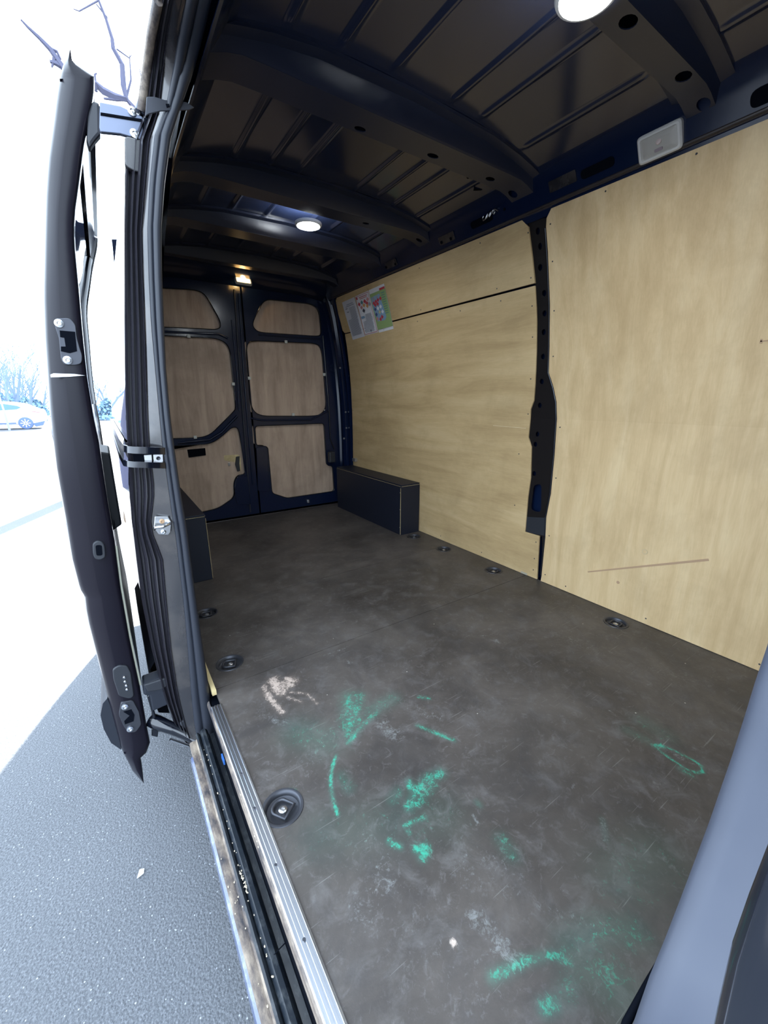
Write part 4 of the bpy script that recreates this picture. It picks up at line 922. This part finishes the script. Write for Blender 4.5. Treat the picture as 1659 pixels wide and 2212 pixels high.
bm = bmesh.new(); lathe(bm, [(.008, 0), (.007, .006), (0, .007)], 12, Matrix.Translation(atY(448, 1590, 1.30)) @ Matrix.Rotation(math.pi/2, 4, 'X')); obj('bolt', bm, M['chrome'], la, 40)
bb = aprism('buffer_block', E3([(915, 885), (1015, 850), (1110, 815), (1135, 820), (1148, 965), (1100, 1005), (975, 1060), (955, 960), (920, 955)]), 1.42, .06, M['rubber'], sd, .006)
aprism('block_face', E3([(920, 888), (1100, 830), (1110, 870), (1030, 920), (945, 935)]), 1.412, .01, M['plastic'], bb, .004)

# ================================================================= OUTSIDE
def world_at(u, v, y): return atY(u, v, y)
M['carwhite'] = mat('car_white', (.85, .87, .9), .25, coat=.5); M['carglass'] = mat('car_glass', (.10, .20, .42), .2); M['tyre'] = mat('tyre', (.10, .15, .28), .6); M['rim'] = mat('alloy_rim', (.6, .62, .66), .3, metal=.6)
def car(x0, y0, label, flip=1):
    t = thing('parked_car', label, 'car', (x0, y0, -.58), 'white cars parked across the lot')
    def P(x, z, y=0): return Vector((x0+flip*x, y0+y, -.58+z))
    body = [(-.95, .35), (-.93, .62), (-.78, .88), (-.3, 1.02), (.30, 1.38), (.9, 1.48), (1.7, 1.47), (2.4, 1.36), (2.85, 1.10), (3.15, 1.0), (3.2, .7), (3.15, .38), (2.9, .26), (2.35, .25), (.35, .25), (-.35, .25)]
    bm = bmesh.new(); prism(bm, [P(x, z, 0) for x, z in body], (0, 1.7, 0)); obj('body', bm, M['carwhite'], t, bevel=.08, seg=3)
    bm = bmesh.new(); prism(bm, [P(x, z, -.012) for x, z in [(.10, 1.0), (.45, 1.30), (.95, 1.38), (1.6, 1.36), (2.15, 1.25), (2.3, 1.16), (2.1, 1.06), (1.2, 1.0)]], (0, .02, 0)); obj('side_window', bm, M['carglass'], t)
    bm = bmesh.new(); prism(bm, [P(x, z, -.02) for x, z in [(.5, .30), (1.95, .30), (1.95, .37), (.5, .37)]], (0, .03, 0)); obj('sill_trim', bm, M['tyre'], t)
    bm = bmesh.new(); prism(bm, [P(x, z, -.02) for x, z in [(2.62, .30), (3.18, .42), (3.05, .18), (2.75, .12)]], (0, .4, 0)); obj('bumper_trim', bm, M['tyre'], t)
    bm = bmesh.new(); prism(bm, [P(x, z, -.03) for x, z in [(2.7, .92), (3.1, .86), (3.1, .90), (2.72, .97)]], (0, .03, 0)); obj('tail_lamp', bm, mat('tail_lamp', (.45, .2, .2), .3), t)
    for cx in (-.25, 2.35):
        w_ = bmesh.new(); lathe(w_, [(0, 0), (.22, 0), (.31, .01), (.325, .04), (.325, .18), (0, .2)], 24, Matrix.Translation(P(cx, .325, .0-.05)) @ Matrix.Rotation(-math.pi/2, 4, 'X')); wh = obj('wheel', w_, M['tyre'], t, 40)
        s_ = bmesh.new()
        for i in range(8):
            a = i*math.pi/4; d = Vector((math.cos(a), 0, math.sin(a))); e = Vector((-math.sin(a), 0, math.cos(a)))*.018; c = P(cx, .325, -.065)
            prism(s_, [c+d*.03+e, c+d*.22+e*1.3, c+d*.22-e*1.3, c+d*.03-e], (0, .012, 0))
        obj('spokes', s_, M['rim'], wh)
    return t
wp = atZ(59, 927, -.58); car(wp.x-2.35, wp.y, 'white hatchback parked under the bare trees, left of the sliding door')
wp2 = atZ(-4, 928, -.58); car(wp2.x-3.6, wp2.y-3.6, 'nose of a white car cut off by the left photo edge')
wp3 = atZ(262, 921, -.58)
M['bark'] = mat('glare_tinted_bark', (.21, .27, .38), .9, spec=.1); M['bark2'] = mat('near_bark', (.10, .10, .15), .8, spec=.2)  # distant bark paled towards blue to paint in the veiling glare
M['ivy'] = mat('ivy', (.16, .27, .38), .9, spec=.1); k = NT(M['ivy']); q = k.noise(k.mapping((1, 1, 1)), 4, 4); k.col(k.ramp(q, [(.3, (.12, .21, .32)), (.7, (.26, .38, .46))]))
def tree(x, y, H, label, seed, spread=.30, ivy=True, stems=1, rad=.16, grp='bare trees behind the parked cars'):
    r = random.Random(seed); t = thing('bare_tree', label, 'tree', (x, y, -.58), grp)
    tr, br = bmesh.new(), bmesh.new()
    def grow(p, d, L, R, lev):
        n = 5; pts = [p]; rr = [R]
        for i in range(n):
            d = (d+Vector((r.gauss(0, .10), r.gauss(0, .10), .05))).normalized(); p = p+d*L/n; pts.append(p); rr.append(max(R*(1-(i+1)/n*.72), .012))
            if lev < 3 and i >= 1:
                for _ in range(1 if lev else 2):
                    a = r.uniform(0, 6.28); o = Vector((math.cos(a), math.sin(a)*.5, r.uniform(.3, 1.0))).normalized()
                    grow(p, (d*.55+o*.75).normalized(), L*r.uniform(.34, .55), rr[-1]*.5, lev+1)
        tube(tr if lev == 0 else br, pts, rr, 6 if lev < 2 else 4)
    for s in range(stems):
        grow(Vector((x+(s-(stems-1)/2)*.5, y, -.58)), Vector(((s-(stems-1)/2)*spread, 0, 1)).normalized(), H*r.uniform(.8, 1.05), rad, 0)
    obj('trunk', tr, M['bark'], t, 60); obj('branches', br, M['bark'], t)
    if ivy:
        bm = bmesh.new()
        for i in range(420):
            hh = r.random()**1.5*H*.5; w_ = .2+.9*(1-hh/(H*.5)); c = Vector((x+r.gauss(0, w_*.55), y+r.gauss(0, w_*.5), -.5+hh)); s = r.uniform(.10, .22)
            a = Vector((r.gauss(0, 1), r.gauss(0, 1), r.gauss(0, 1))).normalized()*s; b = a.orthogonal().normalized()*s*.8
            bm.faces.new([bm.verts.new(c+a), bm.verts.new(c+b), bm.verts.new(c-a), bm.verts.new(c-b)])
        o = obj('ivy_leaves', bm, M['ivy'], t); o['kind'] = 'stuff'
for i, (u, vt, lab) in enumerate([(6, 800, 'bushy bare tree furthest left, cut by the photo edge'), (16, 795, 'ivy-clad bare tree standing right above the white hatchback roof'), (30, 812, 'tall pale bare tree above the hatchback rear window'), (46, 805, 'slim leaning bare tree above the hatchback rear wheel'), (64, 820, 'bare tree standing above the tail of the white hatchback'), (88, 832, 'low spreading bare tree next to the sliding door edge')]):
    y = 37+i*3.2; b = atZ(u, 918, -.58); s = y/b.y; x = b.x*s; top = atY(u, vt, y).z
    tree(x, y, (top+.58)*1.0, lab, 11+i, stems=3 if i in (1, 3) else 2)
b = atY(240, 905, 40); tree(b.x, 40, 3.0, 'hazy distant tree seen between the sliding door and the post', 33, stems=3)
# sapling and posts
bm = bmesh.new(); q0 = atZ(21, 930, -.58); tube(bm, [q0, Vector((q0.x-.03, q0.y, .3)), Vector((q0.x-.10, q0.y, 1.6)), Vector((q0.x-.12, q0.y, 2.3))], [.05, .045, .035, .02], 8)
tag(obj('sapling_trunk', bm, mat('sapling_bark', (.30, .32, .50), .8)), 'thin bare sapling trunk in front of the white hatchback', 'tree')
# near tree whose branches cross the white sky
nt = thing('overhanging_tree', 'near bare tree whose branches cross the sky above the door', 'tree', (-.9, 9.0, -.58))
bm = bmesh.new(); tube(bm, [atZ(200, 1010, -.6)*1.0 if False else Vector((-.30, 9, -.6)), atY(158, 800, 9), atY(138, 560, 9), atY(135, 420, 9), atY(150, 300, 9), atY(176, 235, 9)], [.13, .12, .10, .09, .08, .05], 10); obj('trunk', bm, M['bark2'], nt, 60)
bm = bmesh.new()
def br_(pts, r0, r1):
    P_ = [atY(u, v, 9) for u, v in pts]; P_ = [p+Vector((random.gauss(0, .012), 0, random.gauss(0, .012))) for p in P_]; n = len(P_); tube(bm, P_, [r0+(r1-r0)*i/(n-1) for i in range(n)], 5)
br_([(180, 260), (150, 160), (128, 132), (108, 106), (90, 86), (60, 61), (42, 42)], .06, .012)
br_([(150, 150), (120, 135), (108, 130)], .05, .02); br_([(120, 124), (108, 140)], .03, .01); br_([(108, 106), (120, 112), (134, 124)], .03, .015)
br_([(172, 250), (184, 200), (205, 182), (222, 197), (245, 209), (272, 215), (270, 190), (262, 140), (248, 105), (240, 80), (230, 45), (214, 0), (205, -40)], .07, .012)
br_([(290, 235), (272, 215), (255, 215), (222, 212)], .04, .015); br_([(262, 140), (254, 118), (262, 124)], .02, .01)
br_([(272, 215), (280, 170), (277, 115)], .02, .006); br_([(210, 200), (203, 162), (208, 158)], .02, .01); br_([(272, 215), (300, 250), (306, 175), (300, 150)], .015, .006); br_([(248, 105), (280, 125), (284, 121)], .012, .006); br_([(230, 45), (226, 30), (210, 10)], .02, .008)
br_([(214, 0), (172, 26), (158, 18)], .012, .006)
obj('branches', bm, M['bark2'], nt)
